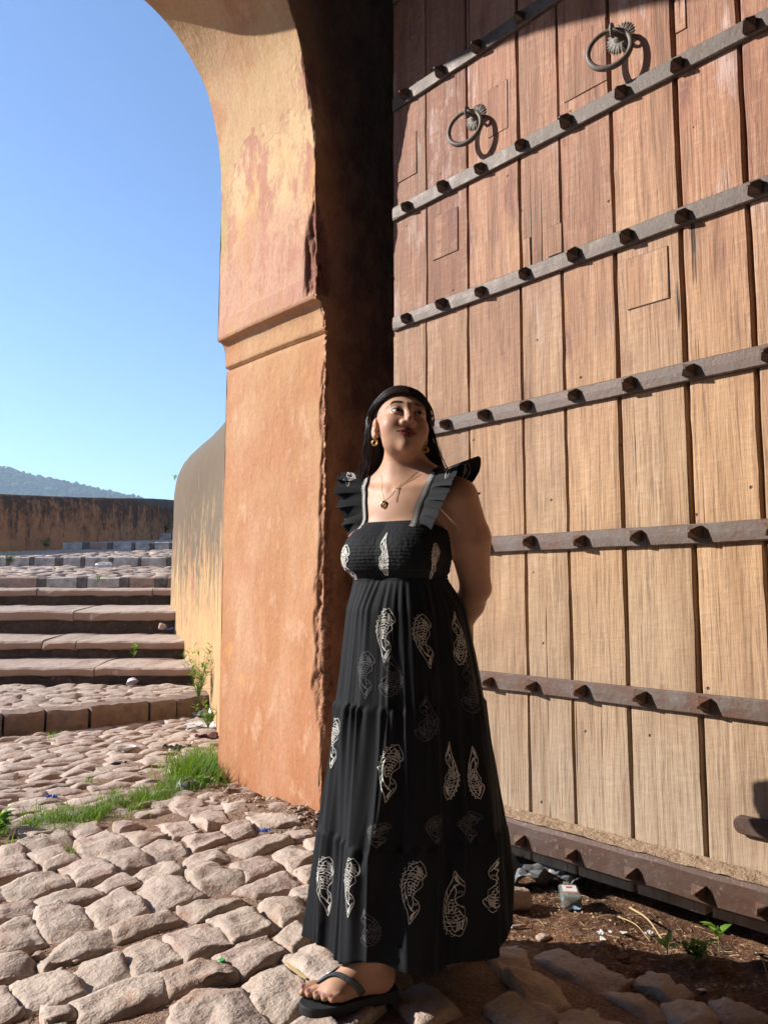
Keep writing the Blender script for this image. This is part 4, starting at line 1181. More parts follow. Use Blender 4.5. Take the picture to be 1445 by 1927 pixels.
# skirt in three gathered tiers
ZT = [1.086, .748, .408, .128]
prof = np.array([(1.10, .146, .124, .060), (1.06, .158, .140, .061), (1.0, .170, .154, .062), (.86, .190, .176, .066), (.748, .204, .190, .068), (.58, .224, .208, .069), (.408, .240, .226, .066), (.25, .258, .242, .060), (.10, .264, .256, .054)])
frnd = random.Random(12)
waves = [(5, frnd.uniform(0, 6.28), 1.0), (8, frnd.uniform(0, 6.28), .9), (13, frnd.uniform(0, 6.28), .55), (21, frnd.uniform(0, 6.28), .25)]
fine = [[(int(frnd.uniform(34, 60)), frnd.uniform(0, 6.28)) for _ in range(3)] for _ in range(3)]
def skirt_pt(a, z):
    a, z = np.broadcast_arrays(np.asarray(a, float), np.asarray(z, float))
    rx = np.interp(z, prof[::-1, 0], prof[::-1, 1]); ry = np.interp(z, prof[::-1, 0], prof[::-1, 2]); cx = np.interp(z, prof[::-1, 0], prof[::-1, 3])
    dn = (1.086 - z)
    amp = .004 + .028 * sstep(.0, .95, dn)
    ca, sa2 = np.cos(a), np.sin(a)
    f = .55 * np.sin(3 * a + 1.2 + .6 * z) + .5 * np.sin(5 * a + 4.0 - .8 * z) + .35 * np.sin(8 * a + .4)
    for Rk, w, sd_ in ((2.1, 1.1, 31), (4.3, .75, 32), (8.5, .35, 33)):
        nv = vnoise(np.stack([ca * Rk + 7, sa2 * Rk + 3, z * 1.1 + 2 * Rk], -1), sd_)
        f = f + w * ((1 - np.abs(nv)) ** 3 - .45)
    tier = np.where(z > ZT[1], 0, np.where(z > ZT[2], 1, 2)); gat = 0
    for k in range(3):
        zt = ZT[k]; u = np.clip(zt - z, 0, 1); m = (tier == k)
        g = sum(np.sin(n * a + ph + 1.2 * np.sin(3 * a + k)) for n, ph in fine[k]) / 2.2
        gat = gat + m * g * (.0036 * np.exp(-u / .05) + .0030 * np.exp(-u / .22)) * sstep(0, .004, u + .001)
        gat = gat + m * (.0030 * sstep(.0, .006, u) - .0030 * sstep(0, .16, u)) * (k > 0)
    rr = 1 + (f * amp + gat) / rx
    hem = (.010 * np.sin(3 * a + 1) + .010 * np.sin(7 * a + 2)) * sstep(.4, .1, z)
    return np.stack([cx + rx * rr * np.cos(a), .004 + ry * rr * np.sin(a), z + hem + .03 * f * sstep(.5, .1, z) * .35], -1)
zs = np.concatenate([np.linspace(ZT[0], ZT[1] + .001, 46), np.linspace(ZT[1] - .001, ZT[2] + .001, 40), np.linspace(ZT[2] - .001, ZT[3], 34)])
NS = 420; sa = np.linspace(0, 2 * math.pi, NS, endpoint=False)
SP = np.array([skirt_pt(sa, np.full(NS, z)) for z in zs])
top = np.stack([np.interp(sa, np.append(ang, 2 * math.pi), np.append(BP[2][:, k], BP[2][0, k])) for k in range(2)], -1)
for i in range(12):
    w_ = (1 - i / 12) ** 1.5; SP[i, :, :2] = SP[i, :, :2] * (1 - w_) + (top + (SP[i, :, :2] - SP[i, :, :2].mean(0)) * .0 ) * w_ + w_ * (1 - w_) * .05 * (SP[i, :, :2] - top)
inn = SP[-1].copy(); c0 = inn.mean(0); inn[:, :2] = c0[:2] + (inn[:, :2] - c0[:2]) * .985; inn2 = inn.copy(); inn2[:, 2] += .05
SPf = np.concatenate([SP, inn[None], inn2[None]])
sk = obj('skirt', W(SPf.reshape(-1, 3)), grid_faces(len(SPf), NS, False, True), M['cloth'], bod, smooth=True)
bpy_flip(sk)

# block-printed motif: strokes in a unit frame (x -0.5..0.5, y -1..1)
def arc(cx, cy, r, a0, a1, n=12, sy=1.0): return [(cx + r * math.cos(R(a)), cy + r * sy * math.sin(R(a))) for a in np.linspace(a0, a1, n)]
def motif_strokes():
    S = []
    back = spline([(.10, .92), (-.22, .74), (-.42, .40), (-.46, .05), (-.36, -.30), (-.18, -.62), (-.06, -.98)], 26)
    bel = spline([(.10, .92), (.34, .70), (.44, .46), (.26, .34), (.30, .18), (.06, .02), (-.02, -.16), (.16, -.28), (.24, -.50), (.10, -.72), (-.06, -.98)], 32)
    S += [back, bel]
    S.append(spline([(.02, .80), (-.16, .60), (-.30, .34), (-.32, .05), (-.22, -.28), (-.06, -.56)], 16))      # inner band
    for k in range(8):
        t = .16 + k * .085; i = int(t * 25); j = int(t * 15); S.append([tuple(back[i]), tuple(S[2][min(j, 15)])])
    for k in range(6):                                                                                          # crest
        i = 2 + k * 2; p = back[i]; S.append([tuple(back[i - 1]), (p[0] - .10, p[1] + .06), tuple(back[i + 1])])
    S.append(arc(.16, .72, .06, 0, 360, 10, .6)); S.append(arc(.16, .72, .018, 0, 360, 6, .6))
    for k in range(4): S.append(spline([(-.20 + .09 * k, .46 - .10 * k), (-.04 + .07 * k, .52 - .05 * k), (.10 + .06 * k, .40 - .02 * k)], 6))
    S.append(spline([(-.24, .22), (-.10, .02), (-.16, -.18), (-.24, .0), (-.24, .22)], 10)); S.append(spline([(-.05, .26), (.02, .12), (-.08, .0), (-.10, .14), (-.05, .26)], 10))
    S.append(spline([(.20, .56), (.30, .50), (.38, .44)], 4)); S.append(spline([(.14, .48), (.24, .42), (.30, .38)], 4))
    for q in range(6): S.append(arc(.07 + .055 * math.cos(q * 1.047), -.36 + .034 * math.sin(q * 1.047), .03, 0, 360, 7, .6))
    S.append(arc(.07, -.36, .02, 0, 360, 6, .6))
    for k in range(4): S.append(spline([(.18 - .03 * k, -.50 - .03 * k), (.06 - .03 * k, -.64 - .02 * k), (-.02 - .015 * k, -.86 + .02 * k)], 6))
    S.append(spline([(-.04, -.2), (.0, -.26), (.0, -.44), (-.06, -.56)], 6))
    for k in range(9):
        y = .60 - .095 * k; S.append(spline([(-.30 + .03 * abs(k - 4), y), (-.14, y + .05), (.0 + .02 * (8 - k), y - .02)], 6))
    for k in range(5): S.append(spline([(.02 + .05 * k, .80 - .04 * k), (.06 + .05 * k, .62 - .04 * k), (.04 + .05 * k, .50 - .02 * k)], 5))
    for k in range(4): S.append([(-.20 + .05 * k, -.40 - .05 * k), (-.08 + .06 * k, -.46 - .05 * k)])
    return S
MOTIF = motif_strokes()
def ribbons(fn, strokes, wid):
    """fn maps 2-D surface coordinates (metres) to local 3-D; ribbons lie just proud of the cloth"""
    m = MB(); cs, ns = [], []
    for s in strokes:
        s = np.asarray(s, float)
        seg = np.linalg.norm(np.diff(s, axis=0), axis=1); L = np.concatenate([[0], np.cumsum(seg)])
        n = max(3, int(L[-1] / .006)); t = np.linspace(0, L[-1], n)
        c = np.stack([np.interp(t, L, s[:, k]) for k in (0, 1)], -1)
        d = unit(np.gradient(c, axis=0)); cs.append(c); ns.append(np.stack([-d[:, 1], d[:, 0]], -1))
    C_, N_ = np.concatenate(cs), np.concatenate(ns)
    A, B = fn(C_ + N_ * wid / 2), fn(C_ - N_ * wid / 2)
    i = 0
    for c in cs:
        m.grid(np.stack([A[i:i + len(c)], B[i:i + len(c)]], 1)); i += len(c)
    return m
def on_skirt(a0, z0, flip=1):
    r0 = np.linalg.norm(skirt_pt(a0, z0)[:2] - np.array([.067, .004]))
    def fn(c):
        a = a0 + c[:, 0] * flip / r0; z = z0 + c[:, 1]
        p = skirt_pt(a, z); e = 1e-3
        n = unit(np.cross(skirt_pt(a + e, z) - p, skirt_pt(a, z + e) - p))
        return p + n * .0016
    return fn
SPx, SPy = proj(W(SP.reshape(-1, 3)))
SPd = W(SP.reshape(-1, 3)) @ fw3
def find_skirt(px, py):
    d2 = (SPx - px) ** 2 + (SPy - py) ** 2; near = np.where(d2 < max(40, d2.min() * 1.5))[0]
    i = near[np.argmin(SPd[near])]
    return sa[i % NS], zs[i // NS]
def motif(px, py, h, w, rot=0, inv=False, mirror=False, mat='print'):
    a0, z0 = find_skirt(px, py)
    st = []
    for s in MOTIF:
        s = np.asarray(s, float) * np.array([w, h / 2]); s = s * (np.array([-1, 1]) if mirror else 1) * (np.array([-1, -1]) if inv else 1)
        c_, s_ = math.cos(R(rot)), math.sin(R(rot)); s = s @ np.array([[c_, -s_], [s_, c_]]).T
        st.append(s)
    m = ribbons(on_skirt(a0, z0), st, .0014)
    m.v = [W(v) for v in m.v]
    o = m.build('printed_motif', M[mat], sk)
    return o
M['print_dim'] = mat_plain('worn_print', (.10, .10, .105), .85, 60, .3)
for args in [(722, 1192, .150, .054), (806, 1203, .150, .056, 8), (866, 1203, .15, .046, 0, True), (740, 1450, .150, .060, -6), (850, 1452, .155, .036, 0, True), (896, 1450, .14, .034, 0, True, True),
             (612, 1662, .15, .058, 6), (652, 1668, .155, .056), (781, 1672, .155, .064, -4), (856, 1700, .16, .056, 0, True, True), (930, 1664, .135, .056, 0, True), (624, 1395, .14, .06)]:
    motif(*args)
for args in [(738, 1272, .12, .065, 0, True), (802, 1348, .12, .065, 0, True), (684, 1270, .13, .06, 5), (889, 1290, .15, .07, 0, True), (690, 1752, .10, .055, 12, True), (820, 1556, .07, .06), (715, 1568, .06, .06), (890, 1556, .08, .06)]:
    motif(*args, mat='print_dim')
def on_bodice(a0, s0):
    r0 = .16; H_ = .166
    def fn(c):
        ia = ((a0 + c[:, 0] / r0) / (2 * math.pi) * NA) % NA; is_ = np.clip(s0 + c[:, 1] / H_, .01, .985) * (NB - 1)
        i, j = is_.astype(int), ia.astype(int) % NA; u, v = (is_ - i)[:, None], (ia - np.floor(ia))[:, None]; j2 = (j + 1) % NA
        p = BP[i, j] * (1 - u) * (1 - v) + BP[i + 1, j] * u * (1 - v) + BP[i, j2] * (1 - u) * v + BP[i + 1, j2] * u * v
        n = unit((p - np.array([.062, .01, 0])) * np.array([1, 1, 0]))
        return p + n * .0022
    return fn
BX, BY = proj(W(BP[:NB].reshape(-1, 3))); Bd = W(BP[:NB].reshape(-1, 3)) @ fw3
for px, py, h, w, inv in ((716, 1040, .125, .036, True), (823, 1062, .12, .034, False), (648, 1066, .12, .05, False)):
    d2 = (BX - px) ** 2 + (BY - py) ** 2; near = np.where(d2 < max(30, d2.min() * 1.4))[0]; i = near[np.argmin(Bd[near])]
    st = [np.asarray(s) * np.array([w, h / 2]) * (-1 if inv else 1) for s in MOTIF]
    m = ribbons(on_bodice(ang[i % NA], (i // NA) / (NB - 1)), st, .0022); m.v = [W(v) for v in m.v]
    m.build('printed_motif', M['print'], bod)

# shoulder straps and pleated ruffles
def push_out(p, off):
    fn = lambda q: np.minimum(torso_sdf(q), arms_sdf(q))
    for _ in range(6):
        d = fn(p); g = grad(fn, p); p = p + (off - d)[:, None] * g / np.maximum((g * g).sum(-1), .2)[:, None]
    return p, unit(grad(fn, p))
M['strap'] = M['cloth']
def strap_and_ruffle(sgn, seed):
    rr = random.Random(seed)
    xw = .104 * sgn
    base = spline([T2L(v) for v in [(xw * .86, -.115, 1.228), (xw * .93, -.105, 1.27), (xw * 1.02, -.085, 1.32), (xw * 1.06, -.045, 1.365), (xw * 1.06, .0, 1.385), (xw * 1.05, .05, 1.36), (xw * .98, .09, 1.30), (xw * .9, .105, 1.22)]], 60)
    c, n = push_out(base, .003)
    c[0, 2] = min(c[0, 2], 1.236)
    tn = unit(np.gradient(c, axis=0)); sd = unit(np.cross(tn, n)) * 1.0
    if (sd[20] @ TL) * sgn < 0: sd = -sd
    wv = .0095 + 0 * c[:, :1]
    P = np.stack([c - sd * wv, c - sd * wv * .5 + n * .003, c + sd * wv * .5 + n * .003, c + sd * wv], 1)
    so = obj('strap', W(P.reshape(-1, 3)), grid_faces(60, 4), M['cloth'], bod, smooth=True)
    # print on the strap
    def fn(q):
        t_ = np.clip(q[:, 0], 0, 1) * 58.99; i = t_.astype(int); u = (t_ - i)[:, None]
        p = c[i] * (1 - u) + c[i + 1] * u; nn = n[i]; s2 = sd[i]
        return p + s2 * q[:, 1:2] + nn * .0042
    m = MB()
    for k in range(34):
        t0 = .01 + k * .0145
        for s_ in (np.array([(t0, -.008), (t0 + .008, -.002), (t0 + .003, .004), (t0 + .010, .008)]), np.array([(t0 + .007, -.008), (t0 + .012, -.003), (t0 + .008, .001)])):
            t = np.linspace(0, 1, 6); L = np.linspace(0, 1, len(s_)); cc = np.stack([np.interp(t, L, s_[:, 0]), np.interp(t, L, s_[:, 1])], -1)
            m.grid(np.stack([fn(cc + np.array([.0022, .0006])), fn(cc - np.array([.0022, .0006]))], 1))
    m.v = [W(v) for v in m.v]; m.build('strap_print', M['print'], so)
    # ruffle
    ns, nt = 150, 12
    s = np.linspace(.06, .97, ns); t_ = np.linspace(0, 1, nt)
    idx = s * 59; B = np.stack([np.interp(idx, np.arange(60), (c + sd * .008)[:, k]) for k in range(3)], -1)
    Nn = unit(np.stack([np.interp(idx, np.arange(60), n[:, k]) for k in range(3)], -1)); Tn = unit(np.gradient(B, axis=0))
    lat = TL * sgn
    out = unit(lat * 1.0 + Nn * .30 + UP * .05)
    wdt = (.044 + .044 * np.sin(np.clip((s - .06) / .91, 0, 1) * math.pi) ** .7)
    npl = 8.0; ph = rr.uniform(0, 1)
    th_ = 2 * math.pi * (npl * s + .22 * np.sin(8.5 * s + seed) + ph)
    tri = np.sin(th_)
    tri = np.sign(tri) * np.abs(tri) ** .75 * (.75 + .35 * np.sin(5 * s + seed))
    P = np.zeros((ns, nt, 3))
    for j, tt in enumerate(t_):
        k = tt ** .85
        P[:, j] = B + out * (wdt * tt)[:, None] * (1 + .05 * tri[:, None] * tt) + Nn * (tri * .021 * k)[:, None] + Tn * (np.sin(2 * th_ + .6) * .010 * k)[:, None] - UP * (.030 * tt ** 2 * (1 - .9 * np.sin(math.pi * s)))[:, None]
    o = obj('ruffle', W(P.reshape(-1, 3)), grid_faces(ns, nt), M['cloth'], bod, smooth=True)
    # white print fragments on the ruffle
    m = MB()
    for q in range(1, 3):
        i0 = int(ns * (.25 + .22 * q)); 
        for st in MOTIF[:26]:
            st = np.asarray(st) * np.array([.5, .5]); ii = np.clip(i0 + st[:, 1] * 26, 0, ns - 1.01); jj = np.clip(6.5 + st[:, 0] * 9, 0, nt - 1.01)
            def at(ii, jj):
                a, b = ii.astype(int), jj.astype(int); u, v = (ii - a)[:, None], (jj - b)[:, None]
                return P[a, b] * (1 - u) * (1 - v) + P[a + 1, b] * u * (1 - v) + P[a, b + 1] * (1 - u) * v + P[a + 1, b + 1] * u * v
            for off in (.0012, -.0012):
                m.grid(np.stack([at(ii, jj) + Nn[ii.astype(int)] * off, at(np.clip(ii + .9, 0, ns - 1.01), np.clip(jj + .12, 0, nt - 1.01)) + Nn[ii.astype(int)] * off], 1))
    m.v = [W(v) for v in m.v]; m.build('printed_motif', M['print'], o)
strap_and_ruffle(1, 4); strap_and_ruffle(-1, 9)

# ---------------------------------------------------------------- hair
def mat_hair():
    t = NT('dark_hair'); c = t.mix(t.island(), (.007, .005, .005), (.040, .022, .017))
    z = t.xyz()[2]
    c = t.mix(t.math('MULTIPLY', t.rng(z, 1.50, 1.38), .5), c, (.055, .018, .016))
    return t.out(c, .40, None, spec=.34)
M['hair'] = mat_hair()
def skull(dirs, off):
    """surface of the cranium along directions (head frame)"""
    c = np.array([0, .018, .026]); r = np.array([.0735, .092, .086]) + np.asarray(off)[..., None] * np.ones(3)
    return c + dirs / np.linalg.norm(dirs / r, axis=-1, keepdims=True)
hr = random.Random(77); HC, HRd = [], []
for k in range(6600):
    side = 1 if hr.random() < .5 else -1
    front = k >= 4800
    al = R(hr.uniform(-66, 88)); lay = hr.random()
    root = np.array([side * hr.choice([.02, .04, .07, .12, .2]), math.sin(al), math.cos(al)]); root[0] += .055       # parting a little to her left
    lam = side * (1 - (hr.random() ** 1.2) * (.85 if al > -.2 else .30))
    if al < -.3: lam = side * hr.uniform(.72, 1.0)
    if front:                                     # swept back from the hairline
        ps = hr.uniform(0, 1) ** .8; side = -1 if hr.random() < .6 else 1
        root = np.array([side * math.sin(ps * 1.22) * .93 + .05 * (1 - ps), -math.cos(ps * 1.22) * .80, .64 - .42 * ps + hr.uniform(-.03, .05)]); lam = side * hr.uniform(.6, 1.0)
    if side < 0: ear = np.array([-1.0, .30 + .5 * (1 - abs(lam)), -.10])
    else: ear = np.array([1.0, -.06 + .75 * (1 - abs(lam)), -.22])
    ear[1] += hr.uniform(0, .12)
    a, b = unit(root), unit(ear); om = math.acos(np.clip(a @ b, -1, 1))
    ts = np.linspace(0, 1, 9); dirs = np.array([(math.sin((1 - t) * om) * a + math.sin(t * om) * b) / math.sin(om) for t in ts]); dirs = dirs + np.sin(ts * hr.uniform(3, 6) + hr.uniform(0, 6))[:, None] * np.array([0, hr.uniform(-.035, .035), hr.uniform(-.02, .02)]) * ts[:, None]
    off = .0025 + .008 * lay + .004 * np.sin(ts * 3.1) * hr.random() + .003 * ts
    if front:
        dirs = unit(dirs + np.sin(ts * math.pi)[:, None] * np.array([0, .16, .20]) * hr.uniform(.5, 1.2)); off = .001 + (.009 * lay + .004) * np.minimum(1, ts * 3) + .003 * ts
    pts = list(H2L(skull(dirs, off)))
    p = pts[-1]
    zend = 1.335 + hr.uniform(-.035, .045) + (0.02 if side > 0 else 0); wv_ = hr.uniform(-.007, .007); wp_ = hr.uniform(0, 6.28)
    spread = .108 if side > 0 else .112
    xe = .052 + lam * spread * hr.uniform(.84, 1.06) + (.028 if side > 0 else -.006); ye = .045 + .055 * (1 - lam * lam) + hr.uniform(-.015, .02) + (0.03 if side < 0 else .012)
    midp = np.array([p[0] * .55 + xe * .45, p[1] * .5 + ye * .5, 1.45 + hr.uniform(-.01, .01)])
    pts += [midp, np.array([xe * .85 + midp[0] * .15, ye, 1.395]), np.array([xe + hr.uniform(-.006, .006), ye + hr.uniform(-.006, .006), zend])]
    c = spline(np.array(pts), 18); c[8:, 0] += wv_ * np.sin(np.linspace(0, 4.5, 10) + wp_) * np.linspace(0, 1, 10); c[8:, 1] += wv_ * np.cos(np.linspace(0, 4.5, 10) + wp_) * np.linspace(0, 1, 10)
    if hr.random() < .07: c[4:] += np.linspace(0, 1, 14)[:, None] * np.array([hr.uniform(-.03, .03), hr.uniform(-.01, .01), hr.uniform(-.01, .015)])
    r = hr.uniform(.0005, .0011)
    rad = np.full(18, r); rad[-3:] *= [.8, .55, .25]
    HC.append(c); HRd.append(rad)
HC, HRd = np.array(HC), np.array(HRd)[..., None]
tg = unit(np.gradient(HC, axis=1)); n1_ = unit(np.cross(tg, np.array([.3, .2, .93]))); n2_ = np.cross(tg, n1_)
ringv = np.stack([HC + HRd * (math.cos(a) * n1_ + math.sin(a) * n2_) for a in (0, 2.094, 4.189)], 2)      # strand, step, corner
KS = ringv.shape[0]; gf = np.array(grid_faces(18, 3, False, True))
faces_ = (gf[None] + (np.arange(KS) * 54)[:, None, None]).reshape(-1, 4)
hair = obj('hair', W(ringv.reshape(-1, 3)), faces_.tolist(), M['hair'], person, smooth=True)
# dense hair beneath the strands
n1, n2 = 60, 110; P = []; keep = np.zeros((n1, n2), bool)
G1, G2 = np.meshgrid(np.linspace(.02, 2.35, n1), np.linspace(0, 2 * math.pi, n2, endpoint=False), indexing='ij')
dirs = np.stack([np.sin(G1) * np.cos(G2), np.sin(G1) * np.sin(G2), np.cos(G1)], -1)
P = skull(dirs.reshape(-1, 3), np.full(n1 * n2, .0045)).reshape(n1, n2, 3)
zc = np.array([-.06, -.03, 0.0, .03, .06, .085, .12]); yc = np.array([.045, .042, .026, .000, -.030, -.056, -.072])
keep = P[..., 1] > np.interp(P[..., 2], zc, yc)
F = [f for f in grid_faces(n1, n2, False, True) if all(keep.reshape(-1)[list(f)])]
o = obj('hair_base', W(H2L(P.reshape(-1, 3))), F, M['hair'], hair, smooth=True)
bm = bmesh.new(); bm.from_mesh(o.data); bmesh.ops.delete(bm, geom=[v for v in bm.verts if not v.link_faces], context='VERTS'); bm.to_mesh(o.data); bm.free()
Pc = []
for z in np.linspace(1.53, 1.36, 14):
    row = []
    for lam in np.linspace(-1, 1, 25):
        w_ = .080 + .018 * (1.53 - z) / .17
        row.append((.055 + lam * w_, .040 + .062 * math.sqrt(max(0, 1 - lam * lam)) + (.025 if lam < 0 else .0) * abs(lam), z + (.02 if z < 1.37 else 0) * abs(math.sin(lam * 9))))
    for lam in np.linspace(1, -1, 25):
        w_ = .068 + .018 * (1.53 - z) / .17
        row.append((.055 + lam * w_, .045 + .035 * math.sqrt(max(0, 1 - lam * lam)) + (.025 if lam < 0 else .0) * abs(lam), z))
    Pc.append(row)
o = obj('hair_base', W(np.array(Pc).reshape(-1, 3)), grid_faces(14, 50, False, True), M['hair'], hair, smooth=True)
bpy_flip(o)

# ---------------------------------------------------------------- jewellery
M['gold'] = mat_plain('gold', (.58, .40, .14), .28, 90, .2, metal=.9)
def earring(side):
    lobe = H2L(np.array([.0765 * side, .006, -.051])); c = lobe - UP * .015
    m = MB(); a = np.linspace(0, 2 * math.pi, 25)
    ex = unit(np.array([1, .25 * side, 0])); 
    m.tube(np.array([c + .0068 * (math.cos(t) * ex + math.sin(t) * UP) for t in a]), .0026, 6, False)
    for k in range(16):
        t = k * 2 * math.pi / 16; p = c + .0104 * (math.cos(t) * ex + math.sin(t) * UP); q = c + .0078 * (math.cos(t) * ex + math.sin(t) * UP)
        m.tube([q, p], [.0016, .0012], 5)
    m.tube([lobe + UP * .004, c + UP * .011], .0008, 5)
    m.v = [W(v) for v in m.v]; m.build('earring', M['gold'], person)
earring(-1); earring(1)
def chest_curve(px, off=.002, n=30):
    fn = lambda q: body_sdf(q)
    P = []
    for x, y in px:
        d = unit(LP(x, y, 0) - CAMP); t = 1.7
        for _ in range(60):
            v = float(fn((CAMP + d * t)[None])[0])
            if v < off or t > 2.6: break
            t += max(v - off, .0005) * .9
        P.append(CAMP + d * t)
    return spline(np.array(P), n)
ch = chest_curve([(716, 893), (717, 915), (719, 932), (722, 943)]); ch2 = chest_curve([(722, 943), (738, 928), (757, 908), (772, 893), (784, 885)])
m = MB().tube(ch, .0006, 5).tube(ch2, .0006, 5); m.v = [W(v) for v in m.v]; neck = m.build('necklace', M['gold'], person)
pc = ch[-1] + np.array([0, -.004, -.010]); a = np.linspace(0, 2 * math.pi, 21)
m = MB().tube(np.array([pc + np.array([.0068 * math.cos(t), -.002 * math.cos(t), .0082 * math.sin(t)]) for t in a]), .0034, 8, False); m.v = [W(v) for v in m.v]; m.build('pendant', M['gold'], neck)
cr = chest_curve([(751, 915), (748, 922), (746, 932), (744, 944)], .0025, 10)
m = MB().tube(cr, .0008, 5); cx = cr[2]; m.tube([cx - (.006, 0, -.001), cx + (.006, 0, .001)], .0013, 5); m.tube(chest_curve([(790, 890), (770, 902), (751, 915)], .0025, 12), .0007, 4); m.v = [W(v) for v in m.v]; m.build('pendant', M['gold'], neck)

# ---------------------------------------------------------------- sandals
M['rubber'] = mat_plain('black_rubber', (.018, .018, .02), .7, 60, .25)
M['glitter'] = mat_plain('strap_stone', (.55, .58, .62), .2, None, metal=.7)
for f in FEET:
    heel, e, inn, left = f
    outl = [(-.012, 0), (-.006, .026), (.03, .034), (.09, .032), (.15, .044), (.20, .046), (.232, .030), (.243, .008), (.236, -.016), (.215, -.034), (.17, -.046), (.10, -.038), (.03, -.033), (-.006, -.024)]
    oc = spline(np.array(outl + [outl[0]]), 60)[:-1]
    rings = []
    for z, s in ((.024, .985), (.029, 1.0), (.044, 1.0), (.0485, .985), (.0485, .93)):
        rings.append([np.array([heel[0], heel[1], 0]) + e * (.115 + (q[0] - .115) * s) + inn * q[1] * s + UP * z for q in oc])
    P = np.array(rings); m_ = MB().grid(P, False, True); n_ = len(oc); m_.add(P[-1], [tuple(range(n_))]); m_.add(P[0], [tuple(range(n_))[::-1]])
    m_.v = [W(v) for v in m_.v]; sand = m_.build('sandal', M['rubber'], person); bpy_flip(sand)
    # thong straps over the foot, set with stones
    fsd = lambda q: leg_sdf(q, 0 if left else 1)
    toe_gap = heel + e * .196 + inn * .0195 + UP * .028
    for sgn in (1, -1):
        path = spline([toe_gap, heel + e * .165 + inn * (.028 if sgn > 0 else -.002) + UP * .060, heel + e * .125 + inn * .044 * sgn + UP * .050, heel + e * .095 + inn * .042 * sgn + UP * .012], 34)
        for _ in range(5):
            d = fsd(path); g = grad(fsd, path); mv = np.clip(.0035 - d, -.02, .03); mv[0] = 0; path = path + mv[:, None] * g / np.maximum((g * g).sum(-1), .3)[:, None]
        nr = unit(grad(fsd, path)); tg = unit(np.gradient(path, axis=0)); sd = np.cross(tg, nr)
        wd = np.linspace(.004, .0085, 34)[:, None]
        P = np.stack([path - sd * wd - nr * .002, path - sd * wd + nr * .0015, path + sd * wd + nr * .0015, path + sd * wd - nr * .002], 1)
        m_ = MB().grid(P, False, True); m_.v = [W(v) for v in m_.v]; st_ = m_.build('strap', M['rubber'], sand); bpy_flip(st_)
        g_ = MB()
        for i in range(2, 33):
            for off in (-.55, 0, .55):
                c = path[i] + sd[i] * wd[i] * off + nr[i] * .0018; s_ = .0014
                V = [c + tg[i] * s_, c + sd[i] * s_, c - tg[i] * s_, c - sd[i] * s_, c + nr[i] * .0012]
                g_.add(V, [(0, 1, 4), (1, 2, 4), (2, 3, 4), (3, 0, 4)])
        g_.v = [W(v) for v in g_.v]; g_.build('rhinestones', M['glitter'], st_)
# ------------------------------------------------------------------ plants
M['grass'] = mat_leaf('grass_blades', (.06, .15, .015), (.21, .33, .04))
M['weed'] = mat_leaf('weed_leaves', (.10, .22, .02), (.22, .36, .05))
M['darkleaf'] = mat_leaf('dark_leaves', (.03, .08, .012), (.07, .14, .025))  # darker green for the weeds along the upper kerb and wall
M['stem'] = mat_plain('weed_stem', (.16, .22, .05), .6)
M['dry'] = mat_plain('dry_stalk', (.40, .29, .15), .8, None, isl=True)
def blade(m, p, h, w, lean, az, n=4, curl=.9):
    d = np.array([math.cos(az), math.sin(az), 0]); s = np.array([-d[1], d[0], 0]); P = []
    for k in range(n + 1):
        t = k / n; c = p + d * lean * h * t ** (1 + curl) + UP * h * t * (1 - .35 * lean * t)
        ww = w * (1 - t) ** .8 * .5 + .0002
        P.append([c - s * ww, c + s * ww])
    m.grid(np.array(P))
rg = random.Random(31); m = MB()
line = [(-380, 1668, 34), (-200, 1625, 34), (-60, 1592, 34), (0, 1572, 36), (60, 1562, 32), (130, 1545, 26), (200, 1528, 22), (260, 1512, 22), (320, 1490, 24), (370, 1470, 26), (415, 1462, 26)]
for k in range(6600):
    t = rg.random() * (len(line) - 1.001); i = int(t); u = t - i
    x = line[i][0] * (1 - u) + line[i + 1][0] * u; y = line[i][1] * (1 - u) + line[i + 1][1] * u; w = line[i][2] * (1 - u) + line[i + 1][2] * u
    y += rg.gauss(0, .42) * w; x += rg.gauss(0, 10)
    if vnoise(np.array([x * .035, y * .06, 1.]), 4) < -.25: continue
    p = on_z(x, y, .0)
    blade(m, p, rg.uniform(.03, .085), rg.uniform(.003, .005), rg.uniform(.3, 1.1), rg.uniform(0, 6.28), 3)
for k in range(1500):                                         # thick clump by the pier
    x, y = rg.gauss(378, 30), rg.gauss(1462, 13)
    if x > 432: x = 432 - rg.random() * 30
    p = on_z(x, y, .0); blade(m, p, rg.uniform(.07, .19), rg.uniform(.004, .0065), rg.uniform(.3, 1.1), rg.uniform(0, 6.28), 4)
for cx, cy, n in ((130, 1612, 45), (168, 1478, 40), (215, 1497, 30), (95, 1388, 25), (108, 1386, 18), (60, 1563, 80)):
    for k in range(n):
        p = on_z(cx + rg.gauss(0, 7), cy + rg.gauss(0, 2.5), 0.005); blade(m, p, rg.uniform(.025, .07), rg.uniform(.003, .005), rg.uniform(.3, 1.0), rg.uniform(0, 6.28), 3)
tag(m.build('grass', M['grass']), 'line of short green grass growing in the cobble joints', 'grass', kind='stuff')
def leaf(m, p, d, up, L, wd, fold=.25):
    d = unit(d); s = unit(np.cross(d, up)); nrm = np.cross(s, d); P = []
    for t, w in ((0, .05), (.2, .7), (.45, 1.0), (.7, .75), (.9, .3), (1, .02)):
        c = p + d * L * t - nrm * 0 + nrm * (.12 * L * math.sin(t * 2.6)); P.append([c - s * wd * w * .5 + nrm * fold * wd * w * .5, c, c + s * wd * w * .5 + nrm * fold * wd * w * .5])
    m.grid(np.array(P))
